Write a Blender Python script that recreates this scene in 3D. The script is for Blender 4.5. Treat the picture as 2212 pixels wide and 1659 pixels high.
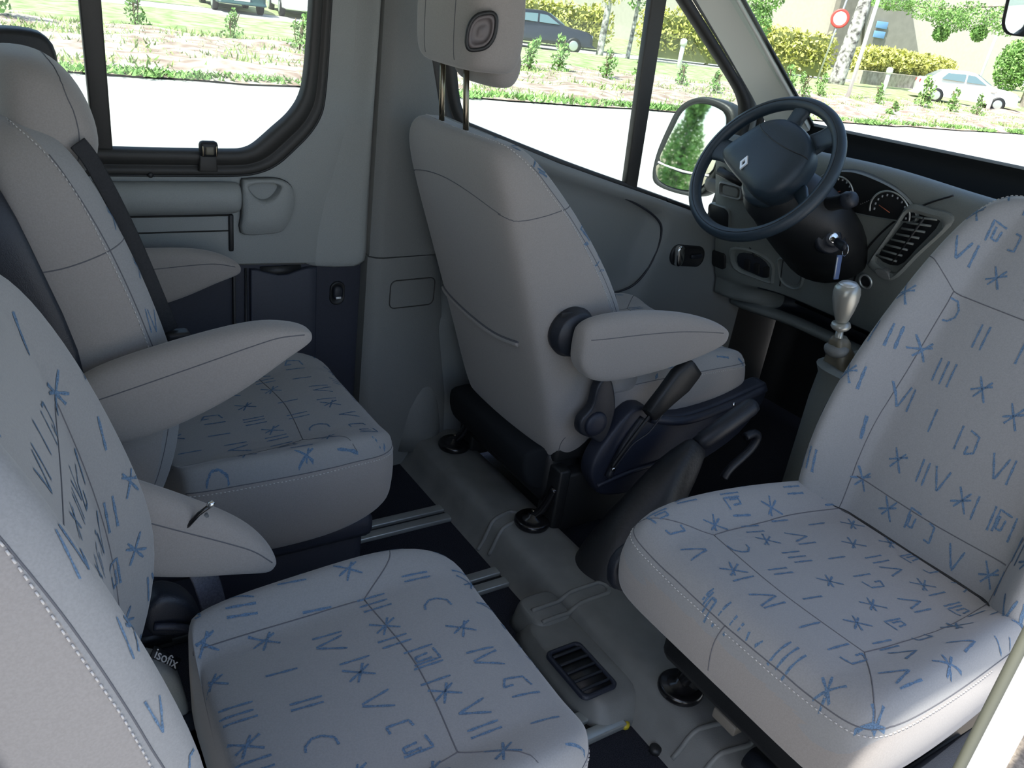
import bpy, bmesh, math, random
from mathutils import Vector, Matrix
from mathutils.bvhtree import BVHTree
random.seed(7)
R = math.radians
scene = bpy.context.scene
for o in list(bpy.data.objects):
    bpy.data.objects.remove(o)
COL = scene.collection

# ------------------------------------------------------------------ camera
# world: +X towards the front of the van, +Y towards its left side, floor at z = 0
cam_d = bpy.data.cameras.new('camera')
cam_d.sensor_width = 36.0
cam_d.lens = 1790.0 / 2212.0 * 36.0
cam_d.clip_start = 0.02
cam_d.clip_end = 400
cam = bpy.data.objects.new('camera', cam_d)
COL.objects.link(cam)
rows = ((0.83505337, -0.53425271, 0.13137699),
        (0.12836629, 0.42140252, 0.89774273),
        (-0.53498408, -0.73279871, 0.42047363))
cam.matrix_world = Matrix.Translation((0, -1.08, 1.28)) @ Matrix(rows).transposed().to_4x4()
scene.camera = cam

# ------------------------------------------------------------------ light
world = bpy.data.worlds.new('World')
scene.world = world
world.use_nodes = True
wn = world.node_tree
wn.nodes.clear()
wo = wn.nodes.new('ShaderNodeOutputWorld')
wb = wn.nodes.new('ShaderNodeBackground')
sky = wn.nodes.new('ShaderNodeTexSky')
sky.sky_type = 'NISHITA'
sky.sun_disc = False
sky.sun_elevation = R(62)
sky.sun_rotation = R(255)
sky.air_density = 1.0
sky.dust_density = 2.0
wb.inputs['Strength'].default_value = 0.52
wn.links.new(sky.outputs[0], wb.inputs['Color'])
wn.links.new(wb.outputs[0], wo.inputs['Surface'])

sun_d = bpy.data.lights.new('sun', 'SUN')
sun_d.energy = 17.0
sun_d.angle = R(0.6)
sun_d.color = (1.0, 0.95, 0.87)
sun = bpy.data.objects.new('sun', sun_d)
COL.objects.link(sun)
sun.rotation_euler = Vector((0.64, 0.12, -0.9)).to_track_quat('-Z', 'Y').to_euler()

vs = scene.view_settings
vs.view_transform = 'Standard'
vs.look = 'None'
vs.exposure = -0.48
vs.gamma = 1.0
vs.use_curve_mapping = False
scene.cycles.use_denoising = True
scene.cycles.max_bounces = 8
scene.cycles.diffuse_bounces = 5
scene.cycles.transparent_max_bounces = 12
scene.cycles.sample_clamp_indirect = 6.0

# ------------------------------------------------------------------ materials
def mat(name, color, rough=0.6, metal=0.0, noise=0.0, scale=60.0, bump=0.0, bscale=None, spec=0.5, sheen=0.0, coat=0.0, color2=None, detail=3.0):
    m = bpy.data.materials.new(name)
    m.use_nodes = True
    nt = m.node_tree
    b = nt.nodes['Principled BSDF']
    b.inputs['Base Color'].default_value = (*color, 1)
    b.inputs['Roughness'].default_value = rough
    b.inputs['Metallic'].default_value = metal
    b.inputs['Specular IOR Level'].default_value = spec
    b.inputs['Sheen Weight'].default_value = sheen
    b.inputs['Coat Weight'].default_value = coat
    tc = nt.nodes.new('ShaderNodeTexCoord')
    if noise > 0 or color2:
        n = nt.nodes.new('ShaderNodeTexNoise')
        n.inputs['Scale'].default_value = scale
        n.inputs['Detail'].default_value = detail
        nt.links.new(tc.outputs['Object'], n.inputs['Vector'])
        r = nt.nodes.new('ShaderNodeValToRGB')
        r.color_ramp.elements[0].position = 0.35
        r.color_ramp.elements[1].position = 0.65
        c2 = color2 or tuple(min(1, c * (1 + noise)) for c in color)
        c1 = color if color2 else tuple(c * (1 - noise) for c in color)
        r.color_ramp.elements[0].color = (*c1, 1)
        r.color_ramp.elements[1].color = (*c2, 1)
        nt.links.new(n.outputs['Fac'], r.inputs['Fac'])
        nt.links.new(r.outputs['Color'], b.inputs['Base Color'])
    if bump > 0:
        n2 = nt.nodes.new('ShaderNodeTexNoise')
        n2.inputs['Scale'].default_value = bscale or scale
        n2.inputs['Detail'].default_value = 2
        nt.links.new(tc.outputs['Object'], n2.inputs['Vector'])
        bp = nt.nodes.new('ShaderNodeBump')
        bp.inputs['Strength'].default_value = bump
        bp.inputs['Distance'].default_value = 0.002
        nt.links.new(n2.outputs['Fac'], bp.inputs['Height'])
        nt.links.new(bp.outputs['Normal'], b.inputs['Normal'])
    return m

M = {}
M['fab'] = mat('patterned_fabric', (0.255, 0.255, 0.253), 0.95, noise=0.05, scale=420, bump=0.12, bscale=600, spec=0.15, sheen=0.25)
M['side'] = mat('plain_fabric', (0.275, 0.255, 0.238), 0.95, noise=0.05, scale=420, bump=0.12, bscale=600, spec=0.15, sheen=0.25)
M['blue'] = mat('blue_thread', (0.105, 0.165, 0.245), 0.9, noise=0.3, scale=500, spec=0.1)
M['seam'] = mat('seam_thread', (0.12, 0.12, 0.13), 0.9, spec=0.1)
M['stitch'] = mat('pale_thread', (0.50, 0.48, 0.46), 0.8, spec=0.2)
M['dark'] = mat('dark_plastic', (0.014, 0.017, 0.024), 0.45, noise=0.1, scale=300, bump=0.25, bscale=600)
M['navy'] = mat('navy_plastic', (0.016, 0.020, 0.034), 0.5, noise=0.1, scale=300, bump=0.25, bscale=600)
M['black'] = mat('black_plastic', (0.010, 0.011, 0.012), 0.5, bump=0.2, bscale=500)
M['gloss'] = mat('black_metal', (0.008, 0.008, 0.009), 0.22, spec=0.6)
M['trim'] = mat('grey_trim_plastic', (0.27, 0.285, 0.275), 0.6, noise=0.04, scale=400, bump=0.3, bscale=700)
M['trimd'] = mat('dim_grey_trim_plastic', (0.17, 0.175, 0.168), 0.6, noise=0.04, scale=400, bump=0.3, bscale=700)
M['dashg'] = mat('dashboard_plastic', (0.16, 0.175, 0.165), 0.55, noise=0.05, scale=400, bump=0.3, bscale=700)
M['floorp'] = mat('grey_floor_plastic', (0.16, 0.165, 0.16), 0.5, noise=0.10, scale=14, bump=0.2, bscale=500)
M['carpet'] = mat('floor_carpet', (0.022, 0.024, 0.032), 0.98, noise=0.5, scale=500, bump=0.8, bscale=500, spec=0.1)
M['rubber'] = mat('window_rubber', (0.030, 0.029, 0.026), 0.55, noise=0.05, scale=200)
M['chrome'] = mat('bright_metal', (0.75, 0.75, 0.73), 0.18, metal=1.0)
M['alu'] = mat('brushed_aluminium', (0.52, 0.55, 0.54), 0.35, metal=0.7)
M['steel'] = mat('headrest_post_metal', (0.22, 0.19, 0.14), 0.25, metal=1.0)
M['white'] = mat('white_paint', (0.80, 0.80, 0.78), 0.3, coat=0.4)
M['belt'] = mat('seat_belt_webbing', (0.013, 0.014, 0.016), 0.8, noise=0.2, scale=300, bump=0.4, bscale=600)
M['strap'] = mat('grey_strap_webbing', (0.11, 0.11, 0.13), 0.8, noise=0.2, scale=300, bump=0.4, bscale=600)
M['silver'] = mat('silver_paint', (0.42, 0.42, 0.38), 0.32, metal=0.5)
M['lamp'] = mat('amber', (0.8, 0.3, 0.02), 0.3)
M['wheel'] = mat('steering_wheel_plastic', (0.020, 0.033, 0.046), 0.42, bump=0.25, bscale=500)
M['logo'] = mat('bright_badge', (0.85, 0.85, 0.85), 0.3, metal=0.2)
M['ceil'] = mat('headliner', (0.42, 0.42, 0.40), 0.9)

def glass(name, tint=(0.86, 0.92, 0.90), refl=0.06):
    m = bpy.data.materials.new(name)
    m.use_nodes = True
    nt = m.node_tree
    nt.nodes.clear()
    o = nt.nodes.new('ShaderNodeOutputMaterial')
    t = nt.nodes.new('ShaderNodeBsdfTransparent')
    t.inputs['Color'].default_value = (*tint, 1)
    g = nt.nodes.new('ShaderNodeBsdfGlossy')
    g.inputs['Roughness'].default_value = 0.02
    lw = nt.nodes.new('ShaderNodeLayerWeight')
    pw = nt.nodes.new('ShaderNodeMath'); pw.operation = 'POWER'; pw.inputs[1].default_value = 4.0
    nt.links.new(lw.outputs['Facing'], pw.inputs[0])
    f = nt.nodes.new('ShaderNodeMath'); f.operation = 'MULTIPLY_ADD'; f.inputs[1].default_value = 0.5; f.inputs[2].default_value = 0.03
    nt.links.new(pw.outputs[0], f.inputs[0])
    x = nt.nodes.new('ShaderNodeMixShader')
    nt.links.new(f.outputs[0], x.inputs[0])
    nt.links.new(t.outputs[0], x.inputs[1])
    nt.links.new(g.outputs[0], x.inputs[2])
    nt.links.new(x.outputs[0], o.inputs['Surface'])
    return m
M['glass'] = glass('window_glass')
M['mirror'] = mat('mirror_glass', (0.85, 0.88, 0.88), 0.02, metal=1.0)

# ------------------------------------------------------------------ helpers
def link(name, me, mats, parent=None, smooth=True):
    o = bpy.data.objects.new(name, me)
    COL.objects.link(o)
    if not isinstance(mats, (list, tuple)):
        mats = [mats]
    for m in mats:
        me.materials.append(m)
    if smooth:
        for p in me.polygons:
            p.use_smooth = True
    if parent:
        o.parent = parent
    return o

def mesh(verts, faces, midx=None):
    me = bpy.data.meshes.new('m')
    me.from_pydata([tuple(v) for v in verts], [], faces)
    if midx:
        for p, i in zip(me.polygons, midx):
            p.material_index = i
    me.validate()
    bm = bmesh.new()
    bm.from_mesh(me)
    bmesh.ops.recalc_face_normals(bm, faces=bm.faces)
    if all(len(e.link_faces) == 2 for e in bm.edges) and bm.calc_volume(signed=True) < 0:
        bmesh.ops.reverse_faces(bm, faces=bm.faces)
    bm.to_mesh(me)
    bm.free()
    me.update()
    return me

def subdiv(me, levels=2):
    """the mesh after Catmull-Clark subdivision"""
    o = bpy.data.objects.new('tmp', me)
    COL.objects.link(o)
    md = o.modifiers.new('s', 'SUBSURF')
    md.levels = levels
    md.render_levels = levels
    dg = bpy.context.evaluated_depsgraph_get()
    out = bpy.data.meshes.new_from_object(o.evaluated_get(dg))
    bpy.data.objects.remove(o)
    return out

def tag(o, label, cat=None, group=None, kind=None):
    if label: o['label'] = label
    if cat: o['category'] = cat
    if group: o['group'] = group
    if kind: o['kind'] = kind
    return o

def empty(name, loc=(0, 0, 0), rz=0.0, parent=None):
    o = bpy.data.objects.new(name, None)
    COL.objects.link(o)
    o.empty_display_size = 0.05
    o.location = loc
    o.rotation_euler = (0, 0, rz)
    if parent: o.parent = parent
    return o

class MB:
    """collects shapes into one mesh"""
    def __init__(s): s.v = []; s.f = []; s.m = []
    def add(s, v, f, mi=0):
        b = len(s.v)
        s.v += [Vector(p) for p in v]
        s.f += [tuple(i + b for i in q) for q in f]
        s.m += [mi] * len(f)
        return s
    def box(s, c, d, rot=None, bev=0.0, mi=0, seg=2):
        bm = bmesh.new()
        bmesh.ops.create_cube(bm, size=1)
        for v in bm.verts: v.co = Vector((v.co.x * d[0], v.co.y * d[1], v.co.z * d[2]))
        if bev > 0:
            bmesh.ops.bevel(bm, geom=bm.edges[:], offset=min(bev, min(d) * 0.49), segments=seg, affect='EDGES', profile=0.5)
        mt = Matrix.Translation(c)
        if rot is not None: mt = mt @ (rot.to_4x4() if isinstance(rot, Matrix) else Matrix.Rotation(rot[0], 4, rot[1]))
        bm.transform(mt)
        bm.verts.index_update()
        s.add([v.co.copy() for v in bm.verts], [[v.index for v in f.verts] for f in bm.faces], mi)
        bm.free()
        return s
    def tube(s, pts, r, n=8, closed=False, cap=True, mi=0, flat=None):
        """round tube along points; r number or list; flat=(normal, halfwidth, halfthick) gives a strap"""
        pts = [Vector(p) for p in pts]
        k = len(pts)
        rr = r if isinstance(r, (list, tuple)) else [r] * k
        rings = []
        prev = None
        for i, p in enumerate(pts):
            a = pts[(i - 1) % k] if (closed or i > 0) else p
            b = pts[(i + 1) % k] if (closed or i < k - 1) else p
            t = (b - a).normalized()
            if flat is not None:
                up = Vector(flat[0]); up = (up - t * up.dot(t)).normalized()
                sd = t.cross(up)
                rings.append([p + sd * (math.cos(q) * flat[1]) + up * (math.sin(q) * flat[2]) for q in [2 * math.pi * j / n for j in range(n)]])
                continue
            if prev is None:
                up = Vector((0, 0, 1)) if abs(t.z) < 0.9 else Vector((1, 0, 0))
            else:
                up = prev
            up = (up - t * up.dot(t)).normalized()
            prev = up
            sd = t.cross(up)
            rings.append([p + (sd * math.cos(q) + up * math.sin(q)) * rr[i] for q in [2 * math.pi * j / n for j in range(n)]])
        return s.loft(rings, closed=closed, cap=cap, mi=mi)
    def loft(s, rings, closed=False, cap=True, mi=0, fm=None):
        k = len(rings); n = len(rings[0])
        v = [p for r in rings for p in r]
        f = []; ms = []
        for i in range(k if closed else k - 1):
            for j in range(n):
                a = i * n + j; b = i * n + (j + 1) % n
                c = ((i + 1) % k) * n + (j + 1) % n; d = ((i + 1) % k) * n + j
                f.append((a, b, c, d)); ms.append(fm(i, j) if fm else mi)
        if cap and not closed:
            f.append(tuple(range(n))[::-1]); ms.append(mi)
            f.append(tuple((k - 1) * n + j for j in range(n))); ms.append(mi)
        b = len(s.v)
        s.v += [Vector(p) for p in v]
        s.f += [tuple(i + b for i in q) for q in f]
        s.m += ms
        return s
    def lathe(s, prof, o, axis, n=24, mi=0, cap=True):
        """prof: list of (radius, height along axis) starting at o"""
        axis = Vector(axis).normalized()
        up = Vector((0, 0, 1)) if abs(axis.z) < 0.9 else Vector((1, 0, 0))
        a = axis.cross(up).normalized(); b = axis.cross(a)
        o = Vector(o)
        rings = [[o + axis * h + (a * math.cos(q) + b * math.sin(q)) * max(r, 1e-4) for q in [2 * math.pi * j / n for j in range(n)]] for r, h in prof]
        return s.loft(rings, cap=cap, mi=mi)
    def prism(s, poly, ax, lo, hi, bev=0.0, mi=0, seg=2):
        """polygon (2-D) extruded along axis ax between lo and hi"""
        def P(q, t):
            if ax == 0: return (t, q[0], q[1])
            if ax == 1: return (q[0], t, q[1])
            return (q[0], q[1], t)
        n = len(poly)
        bm = bmesh.new()
        va = [bm.verts.new(P(q, lo)) for q in poly]
        vb = [bm.verts.new(P(q, hi)) for q in poly]
        bm.faces.new(va); bm.faces.new(vb[::-1])
        for i in range(n):
            bm.faces.new((va[i], vb[i], vb[(i + 1) % n], va[(i + 1) % n]))
        bmesh.ops.recalc_face_normals(bm, faces=bm.faces)
        if bev > 0:
            ed = [e for e in bm.edges if (e.verts[0] in va and e.verts[1] in va) or (e.verts[0] in vb and e.verts[1] in vb)]
            bmesh.ops.bevel(bm, geom=ed, offset=bev, segments=seg, affect='EDGES', profile=0.5)
        bm.verts.index_update()
        s.add([v.co.copy() for v in bm.verts], [[v.index for v in f.verts] for f in bm.faces], mi)
        bm.free()
        return s
    def build(s, name, mats, parent=None, sub=0, smooth=True, auto=None):
        me = mesh(s.v, s.f, s.m)
        if sub:
            me = subdiv(me, sub)
        o = link(name, me, mats, parent, smooth)
        if auto is not None:
            bm = bmesh.new(); bm.from_mesh(me)
            for e in bm.edges:
                if len(e.link_faces) == 2 and e.calc_face_angle(0) > R(auto): e.smooth = False
            bm.to_mesh(me); bm.free()
        return o

def spline(pts, n=8, closed=False):
    """Catmull-Rom through points"""
    pts = [Vector(p) for p in pts]
    out = []
    k = len(pts)
    for i in range(k if closed else k - 1):
        if closed:
            p0, p1, p2, p3 = (pts[(i + d) % k] for d in (-1, 0, 1, 2))
        else:
            p0 = pts[max(i - 1, 0)]; p1 = pts[i]; p2 = pts[i + 1]; p3 = pts[min(i + 2, k - 1)]
        for j in range(n):
            t = j / n
            out.append(0.5 * ((2 * p1) + (-p0 + p2) * t + (2 * p0 - 5 * p1 + 4 * p2 - p3) * t * t + (-p0 + 3 * p1 - 3 * p2 + p3) * t ** 3))
    if not closed: out.append(pts[-1])
    return out

def spl2(pts, n=6, closed=False):
    return [(p.x, p.y) for p in spline([Vector((a, b, 0)) for a, b in pts], n, closed)]

def rrect(x0, y0, x1, y1, r, n=5):
    out = []
    for cx, cy, a0 in ((x1 - r, y1 - r, 0), (x0 + r, y1 - r, 90), (x0 + r, y0 + r, 180), (x1 - r, y0 + r, 270)):
        for i in range(n + 1):
            a = R(a0 + 90 * i / n)
            out.append((cx + r * math.cos(a), cy + r * math.sin(a)))
    return out

def bvh_of(me):
    return BVHTree.FromPolygons([v.co.copy() for v in me.vertices], [tuple(p.vertices) for p in me.polygons])

def on_surface(bvh, pts, off=0.0):
    out = []
    for p in pts:
        h = bvh.find_nearest(Vector(p))
        out.append((h[0] + h[1] * off, h[1]))
    return out

def seam(mb, bvh, path, r=0.0016, n=8, mi=0, dens=10, off=0.0):
    pts = spline(path, dens)
    mb.tube([q[0] for q in on_surface(bvh, pts, off)], r, 6, mi=mi)

def stitch(mb, bvh, path, dens=14, step=0.0075, ln=0.0042, r=0.0010, shift=0.0):
    q = on_surface(bvh, spline(path, dens), 0.0006)
    q = [a for a, _ in q]
    # even spacing
    acc = 0.0; nxt = 0.0
    for i in range(len(q) - 1):
        d = (q[i + 1] - q[i]).length
        if d < 1e-6: continue
        t = (q[i + 1] - q[i]) / d
        while nxt < acc + d:
            p = q[i] + t * (nxt - acc)
            mb.tube([p - t * ln / 2, p + t * ln / 2], r, 5)
            nxt += step
        acc += d

# ------------------------------------------------------------------ woven roman numerals
def gl(w, *strokes): return (w, strokes)
GLY = {
 'I': (0.0, [[(0, 0), (0.1, 1)]]),
 'X': (0.6, [[(0, 0.05), (0.62, 0.95)], [(0.0, 0.72), (0.7, 0.3)], [(0.1, 0.9), (0.5, 0.1)]]),
 'V': (0.5, [[(0.0, 1), (0.16, 0.05)], [(0.16, 0.05), (0.6, 0.95)]]),
 'C': (0.5, [[(0.6, 0.95), (0.3, 0.92), (0.08, 0.6), (0.06, 0.3), (0.25, 0.05), (0.45, 0.0)]]),
 'G': (0.45, [[(0.5, 0.95), (0.1, 0.85), (0.0, 0.2), (0.3, 0.0), (0.32, 0.35)]]),
 'D': (0.5, [[(0.35, 0.85), (0.1, 0.8), (0.02, 0.1), (0.3, 0.12)]]),
 'B': (0.25, [[(0, 0.95), (0.5, 1.0), (0.42, 0.1)], [(0.1, 0.7), (0.1, 0.25), (0.3, 0.25), (0.34, 0.75)]]),
}
WORDS = ['XIII'[:1], 'III', 'XII', 'IBI', 'IX', 'VII', 'X', 'I', 'II', 'C', 'X', 'IV', 'GI', 'I', 'IV', 'IX', 'V', 'DB', 'X']
def word_strokes(w):
    x = 0; out = []
    for ch in w:
        adv, st = GLY[ch]
        for s_ in st:
            out.append([(a + x, b) for a, b in s_])
        x += adv + 0.3
    return x - 0.3, out

def glyphs(me, bvh, regions, rnd, ok=lambda p, i: True):
    """regions: (origin, u, v, n, columns, rows, du, dv, size); adds ribbons of thread lying on the cloth"""
    V = []; F = []
    for (o, u, v, n, nc, nr, du, dv, size) in regions:
        o, u, v, n = Vector(o), Vector(u).normalized(), Vector(v).normalized(), Vector(n).normalized()
        k0 = rnd.randint(0, 18)
        for r_ in range(nr):
            for c_ in range(nc):
                w = WORDS[(k0 + c_ + r_ * 7) % len(WORDS)]
                wid, st = word_strokes(w)
                cx = (c_ - (nc - 1) / 2) * du + (r_ % 2) * du * 0.35
                cy = (r_ - (nr - 1) / 2) * dv + (c_ % 2) * dv * 0.12 + rnd.uniform(-.004, .004) + 0.12 * cx
                for s_ in st:
                    jj = [rnd.uniform(-.04, .04) for _ in range(4)]
                    pts = []
                    for (a, b), (a2, b2) in zip(s_[:-1], s_[1:]):
                        for t in range(5):
                            pts.append((a + (a2 - a) * t / 5, b + (b2 - b) * t / 5))
                    pts.append(s_[-1])
                    L = []
                    for i, (a, b) in enumerate(pts):
                        aa, bb = pts[min(i + 1, len(pts) - 1)]; a0, b0 = pts[max(i - 1, 0)]
                        tx, ty = aa - a0, bb - b0
                        q = math.hypot(tx, ty) or 1
                        hw = 0.046 * (0.85 + 0.25 * math.sin(i * 2.3 + jj[0] * 60))
                        row = []
                        for sg in (1, -1):
                            xx = cx + (a + jj[1] - wid / 2 - ty / q * hw * sg) * size
                            yy = cy + (b + jj[2] - 0.5 + tx / q * hw * sg) * size
                            p = o + u * xx + v * yy
                            h = bvh.ray_cast(p + n * 0.25, -n, 0.5)
                            if h[0] is None or h[1].dot(n) < 0.22 or not ok(h[0], h[2]):
                                row = None; break
                            row.append(h[0] + h[1] * 0.0007)
                        L.append(row)
                    for a, b in zip(L[:-1], L[1:]):
                        if a and b and (a[0] - b[0]).length < 0.03:
                            i0 = len(V)
                            V += [a[0], a[1], b[1], b[0]]
                            F.append((i0, i0 + 1, i0 + 2, i0 + 3))
    return V, F

def join_extra(me, V, F, mi):
    """append faces to a mesh with a material index"""
    bm = bmesh.new(); bm.from_mesh(me)
    vs_ = [bm.verts.new(v) for v in V]
    for f in F:
        try:
            fc = bm.faces.new([vs_[i] for i in f]); fc.material_index = mi; fc.smooth = True
        except ValueError:
            pass
    bm.to_mesh(me); bm.free()

# ------------------------------------------------------------------ seats
BH = [(0, 0), (.30, 0), (.56, 0), (.64, .02), (.72, .45), (.84, 1.0), (.93, .97)]
def back_ring(z, xfc, xbo, xb, hw, cy=0.0):
    half = [(s * hw, xfc + k * (xbo - xfc)) for s, k in BH]
    half += [(hw * 0.995, xbo - .030), (hw * 1.02, (xbo * .5 + xb * .5)), (hw * 1.0, xb + .035), (hw * .93, xb + .006), (hw * .6, xb - .002)]
    c_back = (0, xb - .008)
    pts = half + [c_back] + [(-a, b) for a, b in half[:0:-1]]
    return [Vector((x, cy + s, z)) for s, x in pts]
NB = 24
def cush_ring(x, zc, zb, z0, hw, dx=0.0):
    half = [(s * hw, zc + k * (zb - zc)) for s, k in BH]
    half += [(hw * 1.0, zb - .035), (hw * 1.02, (zb + z0) / 2), (hw * .99, z0 + .02), (hw * .90, z0), (hw * .5, z0)]
    pts = half + [(0, z0)] + [(-a, b) for a, b in half[:0:-1]]
    return [Vector((x + (dx if i > 8 and i < 16 else 0), s, z)) for i, (s, z) in enumerate(pts)]
def fm_front(i, j):
    # ring edge j joins point j and j+1: 0..6 and 17..23 are the front cloth
    return 0 if (j <= 6 or j >= 17) else 1

def armrest(name, seat, stations, y, w, mats, mirror=1, label=None):
    """stations: (x, ztop, zbot, width factor)"""
    mb = MB(); rings = []
    for x, zt, zb_, k in stations:
        h = (zt - zb_) / 2; c = (zt + zb_) / 2
        rings.append([Vector((x, y + w / 2 * k * a, c + h * b)) for a, b in ((-.55, 1), (0, 1.06), (.55, 1), (.95, .75), (1.0, .3), (1.0, -.4), (.92, -.85), (.6, -1), (0, -1.02), (-.6, -1), (-.92, -.85), (-1.0, -.4), (-1.0, .3), (-.95, .75))])
    mb.loft(rings)
    a = mb.build(name, mats, seat, sub=2)
    bv = bvh_of(a.data)
    for sd in (-1, 1):
        sm = MB()
        seam(sm, bv, [(x, y + sd * w * .55 * k, zt - (zt - zb_) * .26) for x, zt, zb_, k in stations[1:-1]], 0.0010)
        sm.build('seam', M['seam'], a)
    return a

def finish_cloth(me, regions, rnd, minmat=0):
    bv = bvh_of(me)
    mi = [p.material_index for p in me.polygons]
    V, F = glyphs(me, bv, regions, rnd, ok=lambda p, i: mi[i] == 0)
    join_extra(me, V, F, 2)
    return bv

def move_all(o, mt):
    o.data.transform(mt)
    for c in o.children: c.data.transform(mt)

def make_back(seat, st, rnd, regions, seams, stitches, seam_idx=7):
    mb = MB()
    mb.loft([back_ring(*s) for s in st], fm=fm_front)
    me = subdiv(mesh(mb.v, mb.f, mb.m), 2)
    bv0 = bvh_of(me)
    sm = []; stt = []
    # seams between the cloth of the front and of the sides
    for sg in (1, -1):
        path = [Vector((s[2] - .030, sg * s[4] * .995, s[0])) for s in st[1:-2]]
        q = MB(); seam(q, bv0, path, 0.0010, off=-.0002); sm.append(q)
    for p in seams:
        q = MB(); seam(q, bv0, p, 0.0011, off=-.0002); sm.append(q)
    for p in stitches:
        q = MB(); stitch(q, bv0, p); stt.append(q)
    finish_cloth(me, regions, rnd)
    o = link('backrest', me, [M['fab'], M['side'], M['blue']], seat)
    for q in sm: q.build('seam', M['seam'], o)
    for q in stt: q.build('stitching', M['stitch'], o)
    return o, bv0

def make_cushion(seat, st, rnd, regions, seams, stitches):
    mb = MB()
    mb.loft([cush_ring(*s) for s in st], fm=fm_front)
    # front end cap belongs to the side cloth
    mb.m[-1] = 1
    me = subdiv(mesh(mb.v, mb.f, mb.m), 2)
    bv0 = bvh_of(me)
    sm = []; stt = []
    for p in seams:
        q = MB(); seam(q, bv0, p, 0.0011, off=-.0002); sm.append(q)
    for p in stitches:
        q = MB(); stitch(q, bv0, p); stt.append(q)
    finish_cloth(me, regions, rnd)
    o = link('seat_cushion', me, [M['fab'], M['side'], M['blue']], seat)
    for q in sm: q.build('seam', M['seam'], o)
    for q in stt: q.build('stitching', M['stitch'], o)
    return o, bv0

# ---- front seats (local frame = the driver seat where it stands, centred on y = 0)
FB = [(.235, 1.20, 1.22, 1.165, .17), (.25, 1.235, 1.25, 1.15, .20), (.32, 1.26, 1.29, 1.12, .222), (.45, 1.25, 1.325, 1.078, .23),
      (.60, 1.20, 1.31, 1.02, .232), (.73, 1.14, 1.235, .97, .232), (.86, 1.065, 1.125, .918, .228), (.94, 1.00, 1.045, .890, .222),
      (.985, .975, 1.00, .882, .208), (1.012, .955, .965, .888, .18), (1.018, .935, .94, .90, .14)]
FC = [(1.215, .43, .455, .30, .20), (1.23, .445, .475, .30, .232), (1.32, .45, .49, .30, .235), (1.47, .462, .505, .31, .25), (1.62, .485, .512, .325, .258),
      (1.715, .492, .505, .335, .256), (1.757, .475, .48, .345, .242), (1.768, .42, .42, .36, .215)]
def front_seat(name, loc, rz, rnd, driver):
    s = empty(name, loc, rz)
    sx = lambda z, k: 0
    ins = [Vector((1.25 - 0.0, sg * .147, .45)) for sg in (1, -1)]
    seams = []
    for sg in (1, -1):
        seams.append([(1.27, sg * .142, .42), (1.22, sg * .146, .6), (1.15, sg * .148, .73), (1.08, sg * .145, .86)])
        # shoulder seam running out to the side and round to the back
        seams.append([(1.08, sg * .145, .86), (1.09, sg * .19, .90), (1.06, sg * .235, .90), (1.0, sg * .24, .885), (.92, sg * .235, .87), (.90, sg * .19, .875)])
    seams.append([(1.08, .145, .86), (1.08, .07, .858), (1.08, 0, .857), (1.08, -.07, .858), (1.08, -.145, .86)])
    seams.append([(1.24, .14, .52), (1.24, 0, .515), (1.24, -.14, .52)])
    seams.append([(.90, .20, .875), (.90, .1, .90), (.90, 0, .91), (.90, -.1, .90), (.90, -.20, .875)])
    for sg in (1, -1):
        seams.append([(1.17, sg * .235, .33), (1.12, sg * .24, .45), (1.04, sg * .24, .62)][:1] + [(1.16, sg * .24, .31), (1.155, sg * .24, .26)])
    stl = [[(1.27, sg * .24, .62), (1.19, sg * .24, .73), (1.09, sg * .24, .86), (1.02, sg * .235, .93), (.97, sg * .22, .985), (.925, sg * .17, 1.01), (.905, sg * .09, 1.015), (.90, 0, 1.017)] for sg in (1, -1)]
    regs = [((1.18, 0, .65), (0, -1, 0), (-.38, 0, 1), (1, 0, .38), 7, 5, .068, .085, .043),
            ((1.02, 0, .95), (0, -1, 0), (-.8, 0, 1), (1, 0, .8), 6, 3, .068, .07, .042)]
    b, bvb = make_back(s, FB, rnd, regs, seams, stl)
    # cushion
    cs = []
    for sg in (1, -1):
        cs.append([(1.28, sg * .15, .45), (1.42, sg * .157, .47), (1.57, sg * .155, .48), (1.64, sg * .15, .49)])
        cs.append([(1.64, sg * .15, .49), (1.70, sg * .20, .50), (1.735, sg * .235, .48)])
        cs.append([(1.15, sg * .24, .44), (1.3, sg * .245, .455), (1.45, sg * .26, .47), (1.62, sg * .265, .477), (1.715, sg * .255, .475), (1.757, sg * .215, .468), (1.768, sg * .1, .462), (1.771, 0, .46)])
    cs.append([(1.775, 0, .46), (1.773, -.004, .42), (1.765, 0, .37)])
    cs.append([(1.64, .15, .49), (1.65, 0, .492), (1.64, -.15, .49)])
    st2 = [[(1.45, sg * .266, .462), (1.62, sg * .27, .468), (1.72, sg * .258, .465), (1.76, sg * .215, .458), (1.773, sg * .1, .452), (1.776, 0, .45)] for sg in (1, -1)]
    regc = [((1.52, 0, .48), (0, -1, 0), (1, 0, .05), (0, 0, 1), 8, 7, .068, .080, .043)]
    q = MB(); seam(q, bvb, [(1.31, .20, .478), (1.27, .15, .452), (1.25, .08, .447), (1.25, 0, .446), (1.25, -.08, .447), (1.27, -.15, .452), (1.31, -.20, .478)], .0035)
    q.build('crease_shade', M['black'], b)  # black tube laid in as the shade where cushion meets backrest
    c, bvc = make_cushion(s, FC, rnd, regc, cs, st2)
    if not driver:
        move_all(c, Matrix.Translation((0, 0, .022)))
        move_all(b, Matrix.Translation((0, 0, .42)) @ Matrix(((1, 0, .14, .022), (0, 1, 0, 0), (0, 0, 1.07, 0), (0, 0, 0, 1))) @ Matrix.Translation((0, 0, -.40)))
    return s, b, c, bvb

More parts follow.
